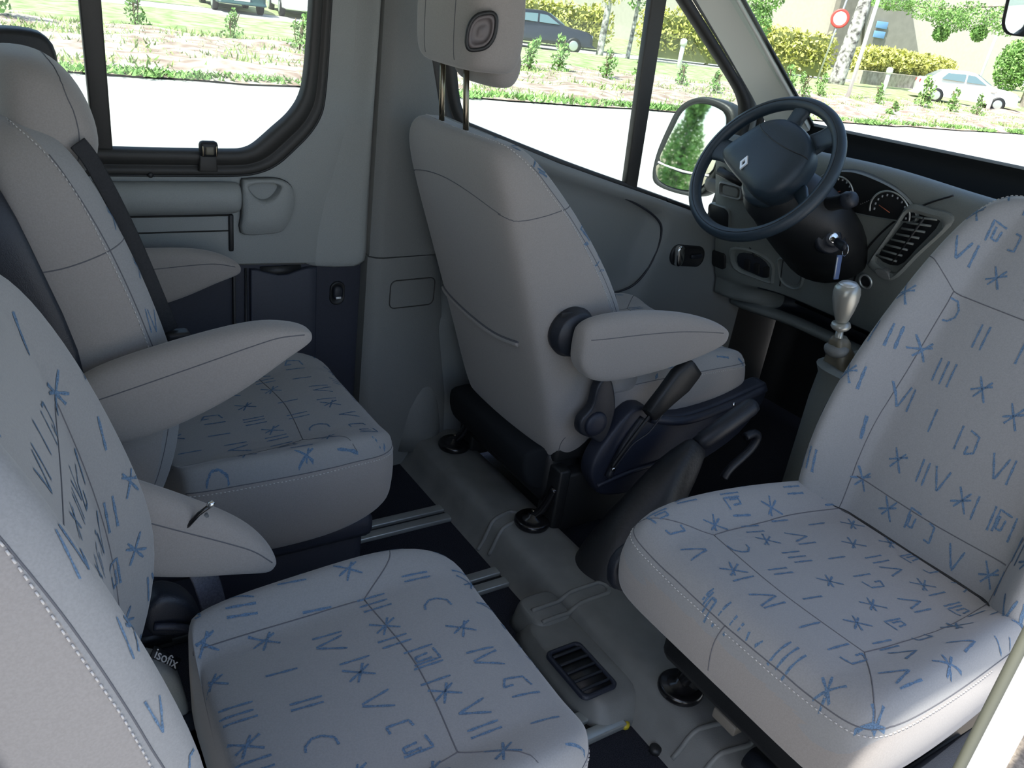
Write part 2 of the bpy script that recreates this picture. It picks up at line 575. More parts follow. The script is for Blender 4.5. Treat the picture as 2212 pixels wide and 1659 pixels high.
rnd = random.Random(3)
drv, drv_b, drv_c, drv_bv = front_seat('van_seat', (0, .495, 0), 0, rnd, True)
tag(drv, 'driver seat at the steering wheel, seen from behind, with tall headrest and armrest', 'seat')
pas, pas_b, pas_c, pas_bv = front_seat('van_seat', (2.64, -.495, 0), math.pi, random.Random(11), False)
tag(pas, 'passenger seat turned to face the rear, patterned cushion towards the open side door', 'seat')

# ---- rear seats (local frame: the nearer one where it stands)
RB = [(.33, .07, .085, .02, .20), (.36, .085, .11, .0, .224), (.45, .10, .145, -.005, .238), (.58, .10, .165, -.025, .242), (.70, .085, .135, -.05, .242),
      (.82, .06, .095, -.075, .238), (.91, .035, .055, -.09, .225), (.96, .01, .025, -.092, .20), (.99, -.02, -.012, -.085, .16), (.997, -.04, -.036, -.07, .11)]
RC = [(.192, .39, .42, .22, .21), (.203, .395, .425, .215, .230), (.26, .40, .435, .21, .240), (.38, .405, .438, .21, .250), (.50, .425, .445, .22, .256),
      (.585, .430, .438, .24, .240), (.632, .408, .413, .25, .205), (.645, .36, .36, .27, .16)]
def rear_seat(name, loc, rnd, bx=0.0, bz=1.0, shoulder=True):
    s = empty(name, loc, 0)
    seams = []
    for sg in (1, -1):
        seams.append([(.11, sg * .152, .40), (.10, sg * .155, .6), (.085, sg * .152, .72), (.06, sg * .148, .82)])
        if shoulder: seams.append([(.06, sg * .148, .82), (.085, sg * .19, .84), (.06, sg * .24, .83), (.0, sg * .245, .81), (-.05, sg * .245, .80)])
    seams.append([(.06, .148, .82), (.06, 0, .815), (.06, -.148, .82)])
    stl = [[(.12, sg * .25, .55), (.115, sg * .25, .64), (.095, sg * .25, .72), (.06, sg * .245, .82), (.025, sg * .23, .91), (-.01, sg * .20, .965), (-.045, sg * .15, .99), (-.055, sg * .08, 1.0)] for sg in (1, -1)]
    regs = [((.10, 0, .60), (0, -1, 0), (-.18, 0, 1), (1, 0, .18), 3, 7, .068, .085, .043),
            ((.122, -.232, .68), (.88, -.47, 0), (-.2, 0, 1), (.47, -.88, .1), 1, 8, .055, .080, .040),
            ((.11, .195, .66), (.88, .47, 0), (-.15, 0, 1), (.47, -.88, .05), 3, 7, .062, .085, .043)]
    b, bvb = make_back(s, RB, rnd, regs, seams, stl)
    cs = []
    for sg in (1, -1):
        cs.append([(.12, sg * .155, .40), (.25, sg * .16, .405), (.38, sg * .16, .41), (.445, sg * .155, .42)])
        cs.append([(.445, sg * .155, .42), (.50, sg * .20, .43), (.525, sg * .235, .42)])
        cs.append([(.15, sg * .245, .39), (.3, sg * .25, .395), (.42, sg * .262, .40), (.52, sg * .262, .405), (.60, sg * .232, .395), (.637, sg * .175, .39), (.650, 0, .385)])
    cs.append([(.445, .155, .42), (.46, 0, .422), (.445, -.155, .42)])
    st2 = [[(.15, sg * .25, .382), (.3, sg * .255, .387), (.42, sg * .266, .392), (.52, sg * .266, .397), (.605, sg * .235, .387), (.642, sg * .175, .38), (.655, 0, .375)] for sg in (1, -1)]
    regc = [((.34, 0, .42), (0, -1, 0), (1, 0, .02), (0, 0, 1), 8, 8, .066, .083, .043)]
    c, bvc = make_cushion(s, RC, rnd, regc, cs, st2)
    move_all(b, Matrix.Translation((bx, 0, .40)) @ Matrix.Diagonal((1, 1, bz, 1)) @ Matrix.Translation((0, 0, -.40)))
    return s, b, c
near, near_b, near_c = rear_seat('van_seat', (0, -.308, 0), random.Random(5), -.012, 1.0, False)
near.rotation_euler = (0, 0, R(-1.5))
move_all(near_b, Matrix.Translation((.004, 0, 0)) @ Matrix.Rotation(R(-3.5), 4, 'Z'))
tag(near, 'grey rear seat nearest the open side door, its big patterned cushion beside the floor vent', 'seat', 'rear seats of the second row')
far, far_b, far_c = rear_seat('van_seat', (.085, .485, .0), random.Random(9), .045, 1.055)
tag(far, 'rear seat beside the side window, with two armrests and a headrest', 'seat', 'rear seats of the second row')

# ------------------------------------------------------------------ seat fittings
def box_obj(name, c, d, m, parent=None, bev=0.004, rot=None, sub=0):
    return MB().box(c, d, rot, bev).build(name, m, parent, sub=sub)

def pad(rings_spec, name, mats, parent, nseg=16):
    """soft block: list of (z, cx, cy, half x, half y, power)"""
    mb = MB(); rings = []
    for z, cx, cy, hx, hy, pw in rings_spec:
        ring = []
        for j in range(nseg):
            q = 2 * math.pi * j / nseg
            c, s_ = math.cos(q), math.sin(q)
            ring.append(Vector((cx + hx * math.copysign(abs(c) ** pw, c), cy + hy * math.copysign(abs(s_) ** pw, s_), z)))
        rings.append(ring)
    mb.loft(rings)
    return mb.build(name, mats, parent, sub=2)

# driver headrest: block with rounded corners, lower lip at the front
def front_headrest(s, withbtn=True):
    h = pad([(1.135, .915, 0, .045, .10, .6), (1.142, .915, 0, .062, .128, .55), (1.17, .915, 0, .070, .140, .5), (1.25, .912, 0, .070, .142, .5), (1.33, .905, 0, .064, .138, .5), (1.37, .90, 0, .05, .12, .55), (1.38, .895, 0, .03, .08, .7)],
            'headrest', M['side'], s)
    lip = pad([(1.105, .965, 0, .022, .07, .8), (1.115, .965, 0, .035, .095, .7), (1.15, .96, 0, .045, .11, .6), (1.20, .955, 0, .04, .11, .6)], 'headrest_lower_pad', M['side'], h)
    bv = bvh_of(h.data)
    for sg in (1, -1):
        sm = MB()
        seam(sm, bv, [(.845, sg * .062, 1.15), (.84, sg * .062, 1.25), (.84, sg * .060, 1.34)], .0010)
        sm.build('seam', M['seam'], h)
    # oval knob
    if withbtn:
        c = Vector((0, 0, 0))
        sp = [(c.x, c.y + .026 * math.copysign(abs(math.cos(q)) ** .75, math.cos(q)), c.z + .031 * math.copysign(abs(math.sin(q)) ** .75, math.sin(q)) + .012 * math.cos(q)) for q in [2 * math.pi * i / 28 for i in range(28)]]
        mb = MB()
        mb.tube([(x - .002, y, z) for x, y, z in sp], .004, 6, closed=True)
        b = mb.build('knob', M['black'], h)
        kn = Vector((-.45, -.89, 0)).normalized(); kx = Vector((0, 0, 1)).cross(kn) * -1
        km = Matrix((-kn, -kx, Vector((0, 0, 1)))).transposed().to_4x4(); km.translation = Vector((.862, -.1375, 1.213)); b.data.transform(km)
        m2 = MB()
        ring = lambda k, dx: [Vector((c.x + dx, c.y + (y - c.y) * k, c.z + (z - c.z) * k)) for x, y, z in sp]
        m2.loft([ring(.95, .004), ring(.93, -.003), ring(.70, -.004), ring(.66, .001), ring(.3, -.004), ring(.05, -.005)])
        m2.build('knob_face', mat('taupe_plastic', (.10, .085, .085), .4), b).data.transform(km)
    for sg in (1, -1):
        p = MB().tube([(.913, .015 + sg * .054, .985), (.905, .015 + sg * .052, 1.06), (.893, .015 + sg * .050, 1.18)], .0062, 12).build('headrest_post', M['steel'], s)
        MB().lathe([(.018, 0), (.021, .003), (.019, .008), (.009, .010)], (.910, .015 + sg * .054, 1.006), (-.1, 0, 1), 20).box((.903, .015 + sg * .054 + .024, 1.011), (.018, .016, .007), None, .002).build('collar', M['black'], p)
    return h
front_headrest(drv)
front_headrest(pas, False)

def rear_headrest(s):
    h = pad([(.985, .005, 0, .045, .12, .7), (.995, .010, 0, .062, .15, .6), (1.03, .015, 0, .072, .162, .55), (1.08, .010, 0, .070, .16, .6), (1.125, .0, 0, .060, .145, .7), (1.15, -.012, 0, .042, .11, .8), (1.157, -.02, 0, .02, .06, .9)],
            'headrest', M['side'], s)
    bv = bvh_of(h.data); sm = MB()
    seam(sm, bv, [(.04, .16, 1.0), (.05, .165, 1.06), (.04, .14, 1.13), (.03, .06, 1.16), (.03, 0, 1.165), (.03, -.06, 1.16), (.04, -.14, 1.13), (.05, -.165, 1.06), (.04, -.16, 1.0)], .0010)
    sm.build('seam', M['seam'], h)
    return h
hr_ = rear_headrest(far); move_all(hr_, Matrix.Translation((.040, -.005, -.048)))

# armrests
arm_front = [(1.085, .655, .60, .6), (1.10, .672, .555, .9), (1.15, .683, .525, 1.0), (1.25, .682, .525, 1.0), (1.36, .672, .535, 1.0), (1.45, .652, .552, .95), (1.52, .630, .568, .8), (1.56, .607, .585, .5)]
armrest('armrest', drv, arm_front, -.300, .068, M['side'])
hub = MB().lathe([(.046, 0), (.056, .004), (.059, .020), (.054, .026), (.053, .036), (.049, .042)], (1.115, -.225, .625), (0, -1, 0), 32).build('armrest_hinge', M['dark'], drv)
MB().box((1.085, -.252, .672), (.03, .004, .012), (R(-35), 4, 'Y') if False else None, .0015).build('hinge_mark', M['black'], hub)
# a pad below the armrest on the inner side of the backrest
pad([(.44, 1.30, -.225, .05, .018, .7), (.46, 1.30, -.225, .062, .022, .6), (.55, 1.29, -.225, .06, .02, .6)], 'side_pad', M['side'], drv)

# recliner lever
def lever(s, y):
    mb = MB()
    pts = [(1.20, .355), (1.165, .375), (1.16, .41), (1.185, .44), (1.19, .49), (1.205, .512), (1.23, .505), (1.25, .465), (1.262, .42), (1.255, .36), (1.235, .335)]
    mb.prism(spl2(pts, 4, True), 1, y - .018, y + .010, .007, seg=3)
    return mb.build('recliner_lever', M['dark'], s)
lv = lever(drv, -.262)
MB().lathe([(.030, 0), (.032, .004), (.028, .010), (.012, .012)], (1.205, -.278, .395), (0, -1, 0), 24).build('lever_pivot', M['navy'], lv)

# navy cover along the near side of the driver seat
mb = MB()
pts = [(1.245, .205), (1.22, .25), (1.225, .30), (1.27, .37), (1.315, .415), (1.36, .415), (1.41, .385), (1.50, .372), (1.62, .385), (1.74, .412), (1.80, .418), (1.805, .36), (1.74, .27), (1.62, .21), (1.48, .165), (1.34, .165), (1.27, .18)]
mb.prism(spl2(pts, 3, True), 1, -.285, -.235, .010, seg=3)
cov = mb.build('side_cover', M['navy'], drv)
MB().tube(spline([(1.245, -.286, .215), (1.33, -.290, .235), (1.45, -.290, .245), (1.56, -.288, .27)], 6), .006, 8).build('cover_ridge', M['navy'], cov)
MB().tube(spline([(1.35, -.285, .39), (1.30, -.292, .32), (1.27, -.292, .24)], 6), .010, 8).build('cover_rib', M['dark'], cov)
MB().tube(spline([(1.38, -.288, .383), (1.50, -.293, .36), (1.64, -.292, .375), (1.79, -.286, .405)], 6), .012, 10).build('cover_lip', M['navy'], cov)
MB().lathe([(.006, 0), (.005, .002)], (1.66, -.302, .385), (0, -1, .3), 10).build('cover_pin', M['chrome'], cov)
# seat belt buckle beside the driver seat
bk = empty('belt_buckle', (0, 0, 0))
axis = Vector((.60, .0, .60)).normalized()
mbk = MB()
prof = [(-.085, .014), (-.08, .022), (-.02, .032), (.03, .042), (.070, .036), (.080, .030)]
sd = Vector((.72, 0, -.69))
rings = []
cc = Vector((1.395, .178, .475))
for t, w in prof:
    o_ = cc + axis * t
    rings.append([o_ + sd * (w * a) + Vector((0, 1, 0)) * (.016 * b) for a, b in ((1, .6), (.75, 1), (-.75, 1), (-1, .6), (-1, -.6), (-.75, -1), (.75, -1), (1, -.6))])
mbk.loft(rings)
mbk.build('buckle_body', M['black'], bk)
MB().tube(spline([(1.345, .178, .42), (1.30, .182, .35), (1.262, .19, .275)], 5), .0045, 8).build('stalk', M['black'], bk)
MB().tube(spline([(1.375, .170, .415), (1.345, .172, .37), (1.30, .172, .345), (1.275, .178, .30), (1.265, .185, .27)], 6), .0018, 6).build('cable', M['dark'], bk)
MB().lathe([(.006, 0), (.005, .003)], (1.262, .183, .275), (0, -1, 0), 10).build('anchor_bolt', M['chrome'], bk)
tag(bk, 'black seat belt buckle on a stalk rising beside the driver seat, below its armrest', 'buckle')

# dark box, frame and bolted feet beneath a front seat
def seat_frame(s, mir=1):
    f = MB()
    f.box((1.46, 0, .285), (.60, .42, .07), None, .012)
    f.box((1.20, .0, .20), (.10, .40, .15), None, .02)
    fr = f.build('seat_frame', M['black'], s)
    pan = MB()
    pan.prism(spl2([(1.10, .20), (1.085, .25), (1.10, .285), (1.20, .28), (1.22, .22), (1.20, .17), (1.14, .165)], 3, True), 1, -.185, .20, .010)
    pan.build('storage_tray', mat('matt_black', (.010, .012, .014), .85, spec=.2), s)
    for yy in (-.205, .205):
        MB().box((1.37, yy, .145), (.42, .070, .17), None, .008).box((1.178, yy * 1.02, .15), (.035, .065, .19), None, .006).build('seat_rail', M['black'], s)
        ft = MB()
        ft.lathe([(.044, 0), (.046, .004), (.046, .012), (.041, .018), (.030, .014), (.026, .020), (.014, .022), (.012, .030)], (1.125, yy, .081), (0, 0, 1), 32)
        ft.tube(spline([(1.125, yy, .10), (1.145, yy - .01, .13), (1.165, yy - .02, .19)], 5), [.012] * 11, 10)
        ft.build('foot', M['gloss'], s)
        MB().lathe([(.006, 0), (.006, .008), (.003, .010)], (1.128, yy + .004, .110), (0, 0, 1), 8).build('bolt', M['steel'], s)
seat_frame(drv); 
# the passenger seat stands on the same feet, bolted to the same step
f = MB()
f.box((1.36, 0, .25), (.56, .40, .10), None, .02)
f.build('seat_frame', M['black'], pas)
for yy in (-.19, .19):
    MB().box((1.42, yy, .13), (.26, .05, .20), None, .01).build('seat_rail', M['black'], pas)
    xx = 2.64 - 1.085
    ft = MB()
    ft.lathe([(.044, 0), (.046, .004), (.046, .012), (.041, .018), (.030, .014), (.026, .020), (.014, .022), (.012, .030)], (xx, yy, .081), (0, 0, 1), 32)
    ft.tube(spline([(xx, yy, .10), (xx - .01, yy + .01, .14), (xx - .035, yy + .015, .20)], 5), .013, 10)
    ft.build('foot', M['gloss'], pas)
MB().tube([(1.60, .13, .14), (1.60, .02, .14)], .022, 20).build('swivel_tube', M['dark'], pas)
MB().lathe([(.024, 0), (.024, .012), (.014, .014)], (1.601, .130, .14), (0, 1, 0), 20).build('tube_cap', M['black'], pas)
MB().lathe([(.026, 0), (.030, .02), (.022, .045), (.01, .05)], (1.60, .065, .135), (0, 0, -1), 16).build('adjusting_knob', M['black'], pas)
MB().box((1.575, -.055, .145), (.035, .055, .022), None, .003).build('bracket', mat('beige_metal', (.20, .18, .15), .5), pas)
mb = MB()
mb.prism(spl2([(1.30, .30), (1.31, .40), (1.50, .43), (1.66, .44), (1.735, .42), (1.745, .37), (1.70, .33), (1.45, .30)], 3, True), 1, -.276, -.252, .008, seg=3)
mb.build('side_cover', M['dark'], pas)
mb = MB()
mb.prism(spl2([(1.30, .18), (1.31, .30), (1.36, .325), (1.56, .325), (1.68, .31), (1.72, .26), (1.70, .20), (1.42, .15)], 3, True), 1, .235, .285, .012, seg=3)
mb.build('side_cover', M['dark'], pas)

# pocket on the back of the driver seat
bm_ = MB()
pk = on_surface(drv_bv, spline([(1.035, .21, .575), (1.035, .08, .560), (1.035, -.06, .555), (1.03, -.165, .570)], 8), .003)
bm_.tube([q[0] for q in pk], .0050, 8)
bm_.build('pocket_edge', M['side'], drv_b)
bm_ = MB()
bm_.tube([q[0] + Vector((-.001, 0, .006)) for q in pk], .0022, 6)
bm_.build('pocket_slot', M['seam'], drv_b)

# rear seats: plastic back shell, plinth
def rear_fit(s):
    edge = {.33: .03, .45: .045, .58: .05, .70: .045, .82: .005, .91: -.02, .96: -.045, .985: -.06}
    st = [(z, xe) for z, xe in edge.items()]
    mb = MB(); rings = []
    import bisect
    for z, xe in st:
        k = min(RB, key=lambda q: abs(q[0] - z))
        hw = k[4] * 1.02 + .007; xb = k[3] - .03
        rings.append([Vector(p) for p in ((xe, -hw, z), (xe - .02, -hw, z), (xb + .03, -hw, z), (xb, -hw * .85, z), (xb - .01, 0, z), (xb, hw * .85, z), (xb + .03, hw, z), (xe - .02, hw, z), (xe, hw, z), (xe - .008, hw * .9, z), (xe - .012, 0, z), (xe - .008, -hw * .9, z))])
    mb.loft(rings)
    sh = mb.build('back_shell', M['dark'], s, sub=1)
    sh.data.transform(Matrix.Translation((-.05 if s is near else .012, 0, 0)))
    b = MB()
    b.box((.33, 0, .13), (.50, .40, .22), None, .03)
    b.box((.32, 0, .21), (.54, .44, .06), None, .02)
    b.build('plinth', M['navy'], s)
    for yy in (-.17, .17):
        MB().box((.33, yy, .015), (.46, .04, .02), None, .004).build('foot', M['black'], s)
rear_fit(near); rear_fit(far)
ra = [(.075, .66, .60, .7), (.10, .685, .555, .95), (.18, .695, .555, 1), (.28, .70, .575, 1), (.35, .70, .60, 1), (.40, .693, .625, .95), (.445, .675, .64, .75), (.462, .66, .648, .45)]
# raised armrests of the rear seat by the window, lowered one of the nearer seat
def tilt_arm(s, y, ang, piv=(.09, .62), st=None, w=.066, dx=0.0, dz=0.0):
    a = armrest('armrest', s, st or ra, 0, w, M['side'])
    px, pz = piv
    mt = Matrix.Translation((px + dx, y, pz + dz)) @ Matrix.Rotation(R(ang), 4, 'Y') @ Matrix.Translation((-px, 0, -pz))
    a.data.transform(mt)
    for c in a.children: c.data.transform(mt)
    return a
tilt_arm(far, -.285, -10, dx=-.045, dz=-.01)
tilt_arm(far, .262, 2, dx=-.02)
tilt_arm(near, .275, 36, dx=-.070)

# isofix cup between cushion and backrest
iso = MB().prism(spl2([(.10, .20), (.10, .32), (.125, .352), (.155, .345), (.185, .30), (.19, .20)], 4, True), 1, .205, .255, .012, seg=3).build('child_seat_guide', M['trim'], near)
MB().box((.155, .2635, .345), (.06, .002, .022), (R(32), 4, 'Y') if False else None, 0).build('label_plate', M['black'], iso)
def text_obj(name, body, size, mt, m, parent, ext=0.0004):
    cu = bpy.data.curves.new('t', 'FONT'); cu.body = body; cu.size = size; cu.extrude = ext
    cu.align_x = 'CENTER'; cu.align_y = 'CENTER'
    o = bpy.data.objects.new('t', cu); COL.objects.link(o)
    dg = bpy.context.evaluated_depsgraph_get()
    me = bpy.data.meshes.new_from_object(o.evaluated_get(dg))
    bpy.data.objects.remove(o)
    me.transform(mt)
    return link(name, me, m, parent, smooth=False)
tx = Vector((.66, 0, -.75)); nn = Vector((.5, -.65, .44)).normalized(); tx = (tx - nn * tx.dot(nn)).normalized(); ty = nn.cross(tx)
def frame_m(o, x, y, z):
    m = Matrix((x, y, z)).transposed().to_4x4(); m.translation = Vector(o); return m
fm_ = frame_m((.170, .228, .338), tx, ty, nn)
lp = MB().box((0, 0, -.0015), (.052, .017, .003)).build('label', M['black'], near); lp.data.transform(fm_); tag(lp, 'black label with pale lettering')
text_obj('lettering', 'isofix', .021, fm_ @ Matrix.Translation((0, -.001, .0006)), M['logo'], lp)

# belt parts in the gap beside the nearer rear seat
bt = empty('seat_belt', (0, 0, 0))
MB().tube(spline([(.222, -.052, .535), (.234, -.040, .47), (.248, -.034, .42), (.260, -.03, .35), (.262, -.03, .27)], 5), 0, 12, flat=((.3, -1, .3), .021, .0012)).build('webbing', M['strap'], bt)
MB().box((.226, -.055, .548), (.045, .012, .022), (R(25), 4, 'Y') if False else None, .004).build('tongue_cover', mat('grey_buckle_plastic', (.10, .10, .10), .5), bt)
MB().tube([(.212, -.066, .545), (.232, -.070, .570), (.250, -.074, .585)], .0032, 8).build('tongue_bar', M['gloss'], bt)
MB().lathe([(.004, 0), (.005, .006), (.003, .01)], (.244, -.073, .581), (.5, 0, .4), 10).build('tongue_tip', M['chrome'], bt)
tag(bt, 'grey belt strap with a metal tongue hanging beside the nearest rear cushion', 'seat belt')
b2 = empty('belt_buckle', (0, 0, 0))
MB().prism(spl2([(.16, .365), (.155, .41), (.18, .43), (.215, .41), (.235, .37), (.225, .345), (.19, .35)], 4, True), 1, -.06, -.01, .012, seg=3).build('buckle_body', M['dark'], b2)
MB().tube(spline([(.165, -.064, .385), (.20, -.068, .375), (.228, -.064, .350)], 5), .006, 8).build('buckle_rim', M['navy'], b2)
tag(b2, 'dark buckle housing above the child seat label in the gap behind the nearest cushion', 'buckle')
# belt webbing lying along the rear seat by the window
bw = MB()
bw.tube(spline([(.165, .315, 1.0), (.186, .315, .965), (.228, .312, .86), (.272, .308, .725), (.284, .308, .69)], 6), 0, 12, flat=((.25, -1, .1), .013, .0015))
o = bw.build('seat_belt', M['belt'])
tag(o, 'dark belt webbing running down the front edge of the window-side rear backrest', 'seat belt')
MB().box((.292, .305, .675), (.04, .03, .03), None, .006).build('buckle', M['black'], o)

# ------------------------------------------------------------------ shell of the van
def struct(o, label=None):
    o['kind'] = 'structure'
    if label: o['label'] = label
    return o
def boolean(o, cutter, op='DIFFERENCE'):
    md = o.modifiers.new('b', 'BOOLEAN'); md.operation = op; md.object = cutter; md.solver = 'EXACT'
    dg = bpy.context.evaluated_depsgraph_get(); dg.update()
    me = bpy.data.meshes.new_from_object(o.evaluated_get(dg))
    o.modifiers.clear(); o.data = me
    bpy.data.objects.remove(cutter)
    return o

# floor: dark carpet, in the cab a little lower, with a moulded grey step between
struct(MB().box((-.35, .0, -.02), (2.8, 1.72, .04)).build('floor', M['carpet'], smooth=False))
struct(MB().box((1.985, .12, -.06), (1.87, 1.50, .04)).build('floor_cab', M['carpet'], smooth=False))
st = MB()
prof = [(.99, -.005), (1.005, .004), (1.022, .03), (1.036, .064), (1.05, .078), (1.08, .080), (1.16, .080), (1.185, .074), (1.20, .055), (1.205, -.03), (1.24, -.035), (1.28, -.04)]
ys = [.88, .6, .45, .3, .12, .0, -.1, -.3, -.5, -.8, -.86]
rr = [[Vector((x - (0.0 if y > 0 else 0), y, z)) for x, z in prof] for y in ys]
nn_ = len(prof)
v = [p for r in rr for p in r]; fcs = [(i * nn_ + j, i * nn_ + j + 1, (i + 1) * nn_ + j + 1, (i + 1) * nn_ + j) for i in range(len(ys) - 1) for j in range(nn_ - 1)]
st.add(v, fcs)
# low hump that carries the floor vent
def hump(cx, cy, hx, hy, z, rot=0, m=st):
    rings = []
    for k, zz in ((1.25, -.004), (1.12, .02), (1.02, z * .8), (.95, z * .96), (.85, z)):
        rings.append([Vector((cx + (hx * k * c_ ), cy + hy * k * s_, zz)) for c_, s_ in [(math.copysign(abs(math.cos(q)) ** .5, math.cos(q)), math.copysign(abs(math.sin(q)) ** .5, math.sin(q))) for q in [2 * math.pi * i / 32 for i in range(32)]]])
    m.loft(rings, cap=True)
hump(.985, -.115, .065, .135, .055)
hump(.99, .03, .05, .05, .062)
step = st.build('floor_step', M['floorp'])
struct(step, 'moulded grey plastic step across the floor')
def raised(x0, y0, x1, y1, w, z, parent):
    """long pressed outline that runs over the step"""
    bv = bvh_of(step.data)
    d = Vector((x1 - x0, y1 - y0, 0)); n_ = Vector((-d.y, d.x, 0)).normalized() * w
    a = Vector((x0, y0, 0)); b = Vector((x1, y1, 0))
    path = [a + n_, a + d * .5 + n_, b + n_ * .95]
    for q in range(1, 8):
        t = math.pi * q / 8
        path.append(b + n_ * math.cos(t) + d.normalized() * w * math.sin(t))
    path += [b - n_, a + d * .5 - n_, a - n_]
    pts = []
    for p in spline(path, 6):
        h = bv.ray_cast(Vector((p.x, p.y, .5)), Vector((0, 0, -1)))
        pts.append(Vector((p.x, p.y, (h[0].z if h[0] else 0) + .0005)))
    MB().tube(pts, .0055, 8).build('pressed_outline', M['floorp'], parent)
raised(1.005, .315, 1.095, .335, .020, .08, step)
raised(.955, .01, 1.13, .012, .020, .08, step)
raised(1.005, -.415, 1.11, -.435, .030, .08, step)

# floor vent
fv = empty('floor_vent', (.955, -.155, .056))
g = MB()
o_ = rrect(-.048, -.072, .042, .068, .014)
fr = MB(); 
rings = [[Vector((a * k, b * k2, z)) for a, b in o_] for k, k2, z in ((1.0, 1.0, -.002), (1.0, 1.0, .005), (.93, .95, .007), (.82, .88, .006), (.82, .88, -.004))]
fr.loft(rings, cap=False); fr.build('vent_frame', M['navy'], fv)
MB().box((-.003, -.002, .0005), (.075, .122, .002)).build('vent_well', M['black'], fv)
for k in range(5):
    MB().box((-.003, -.050 + k * .0245, .005), (.072, .007, .005), None, .002).build('slat', M['dark'], fv)
tag(fv, 'small slatted air vent set in the grey floor plastic beside the nearest cushion', 'vent')

# aluminium floor rails
def rail(x0, x1, y):
    r = empty('floor_rail', (x0, y, 0))
    L = x1 - x0
    for sy in (-1, 1):
        MB().box((L / 2, sy * .021, .007), (L, .027, .014), None, .003).build('rail_flange', M['alu'], r)
    MB().box((L / 2, 0, .002), (L, .034, .005)).build('rail_channel', M['alu'] if sy > 5 else M['black'], r)
    return r
tag(rail(.55, 1.000, .505), 'bright metal floor rail ending at the step beyond the window-side rear seat', 'rail')
tag(rail(.45, 1.000, .215), 'metal floor rail whose end shows beside the front corner of the nearest cushion', 'rail')
tag(rail(.30, .985, -.247), 'metal floor rail below the floor vent with a yellow mark at its end', 'rail')
tag(MB().lathe([(.010, 0), (.010, .008), (.005, .010)], (.985, -.275, .0), (0, 0, 1), 12).build('end_cap', mat('yellow_plastic', (.45, .36, .02), .5)), 'small yellow plug on the carpet at the end of the lowest floor rail', 'plug')
tag(MB().lathe([(.012, 0), (.012, .01), (.006, .014)], (1.0, -.35, .0), (0, 0, 1), 12).build('floor_plug', M['black']), 'small black plug on the carpet against the foot of the step', 'plug')

# left wall
W = .83
wu = [(-1.4, .622), (.55, .622), (.735, .615), (.80, .630), (.862, .636), (.862, .75), (.862, 1.62), (.765, 1.62), (.756, 1.30), (.753, 1.16), (.748, 1.05), (.738, .975), (.70, .92), (.655, .875), (.61, .847), (.57, .834), (.285, .833), (-1.4, .833)]
wl = MB().prism(wu, 1, W, W + .04, .004)
w = struct(wl.build('wall_left', M['trim'], auto=30), 'light grey side trim around the window')
struct(MB().prism([(-1.4, 1.45), (.77, 1.45), (.80, 1.75), (-1.4, 1.75)], 1, W - .01, W + .04).build('wall_left_top', M['trim'], smooth=False))
# curved cheek between window and pillar
ck = MB(); rings = []
for z, x0, x1 in ((.60, .70, .87), (.64, .70, .87), (.72, .71, .868), (.80, .735, .867), (.88, .765, .866), (.97, .79, .865), (1.10, .80, .866), (1.25, .80, .868), (1.45, .80, .87), (1.65, .80, .87)):
    rings.append([Vector((x0 + (x1 - x0) * t, W + .004 - d, z)) for t, d in ((0, 0), (.2, .003), (.4, .009), (.6, .018), (.8, .027), (1.0, .032), (1.0, -.02), (0, -.02))])
ck.loft(rings)
struct(ck.build('wall_left_cheek', M['trim'], sub=1))
# long rounded ledge below the window and the cup holder beside it
lg = MB(); rings = []
for x, k in ((-1.4, 1), (.45, 1), (.515, 1), (.535, .96), (.545, .85), (.549, .6)):
    rings.append([Vector((x, W - .045 * k * a, .786 + .036 * (k ** .5) * b)) for a, b in ((-.1, 1.0), (.35, 1.0), (.75, .8), (.98, .35), (1, -.1), (.9, -.6), (.6, -.95), (.3, -1.05), (-.1, -1.05))])
lg.loft(rings)
o = lg.build('window_ledge', M['trim'], w, sub=1)
cup_o = spl2([(.553, .70), (.553, .745), (.553, .818), (.565, .826), (.60, .828), (.64, .826), (.668, .81), (.677, .775), (.668, .735), (.65, .705), (.62, .698)], 6, True)
cup_i = spl2([(.566, .812), (.572, .796), (.588, .780), (.606, .775), (.624, .782), (.637, .797), (.641, .812), (.620, .819), (.587, .819)], 6, True)
def polar(poly, c, n=64):
    out_ = []
    for i in range(n):
        a_ = 2 * math.pi * i / n; d = (math.cos(a_), math.sin(a_)); best = 0
        for q in range(len(poly)):
            x1, y1 = poly[q][0] - c[0], poly[q][1] - c[1]; x2, y2 = poly[(q + 1) % len(poly)][0] - c[0], poly[(q + 1) % len(poly)][1] - c[1]
            den = d[0] * (y2 - y1) - d[1] * (x2 - x1)
            if abs(den) < 1e-12: continue
            t = (x1 * (y2 - y1) - y1 * (x2 - x1)) / den
            u_ = (x1 * d[1] - y1 * d[0]) / den
            if t > 0 and -1e-6 <= u_ <= 1 + 1e-6: best = max(best, t)
        out_.append((c[0] + d[0] * best, c[1] + d[1] * best))
    return out_
cc_ = (.604, .800)
po, pi_ = polar(cup_o, cc_), polar(cup_i, cc_)
def cring(t, y, k_=1.0):
    return [Vector((cc_[0] + (a[0] + (b[0] - a[0]) * t - cc_[0]) * k_, y, cc_[1] + (a[1] + (b[1] - a[1]) * t - cc_[1]) * k_)) for a, b in zip(po, pi_)]
MB().loft([cring(0, W + .002, 1.01), cring(0, W - .012), cring(.06, W - .020), cring(.5, W - .022), cring(.9, W - .022), cring(1, W - .019, 1.0), cring(1, W - .008, .93), cring(1, W + .02, .80), cring(1, W + .03, .5)], cap=True).build('cup_holder', M['trim'], w)
MB().tube([(a, W - .003, b) for a, b in po], .0022, 6, closed=True).build('cup_holder_joint', M['rubber'], w)
MB().tube([(-1.3, W - .003, .742), (.53, W - .003, .742)], .0022, 6).build('groove', M['rubber'], w)
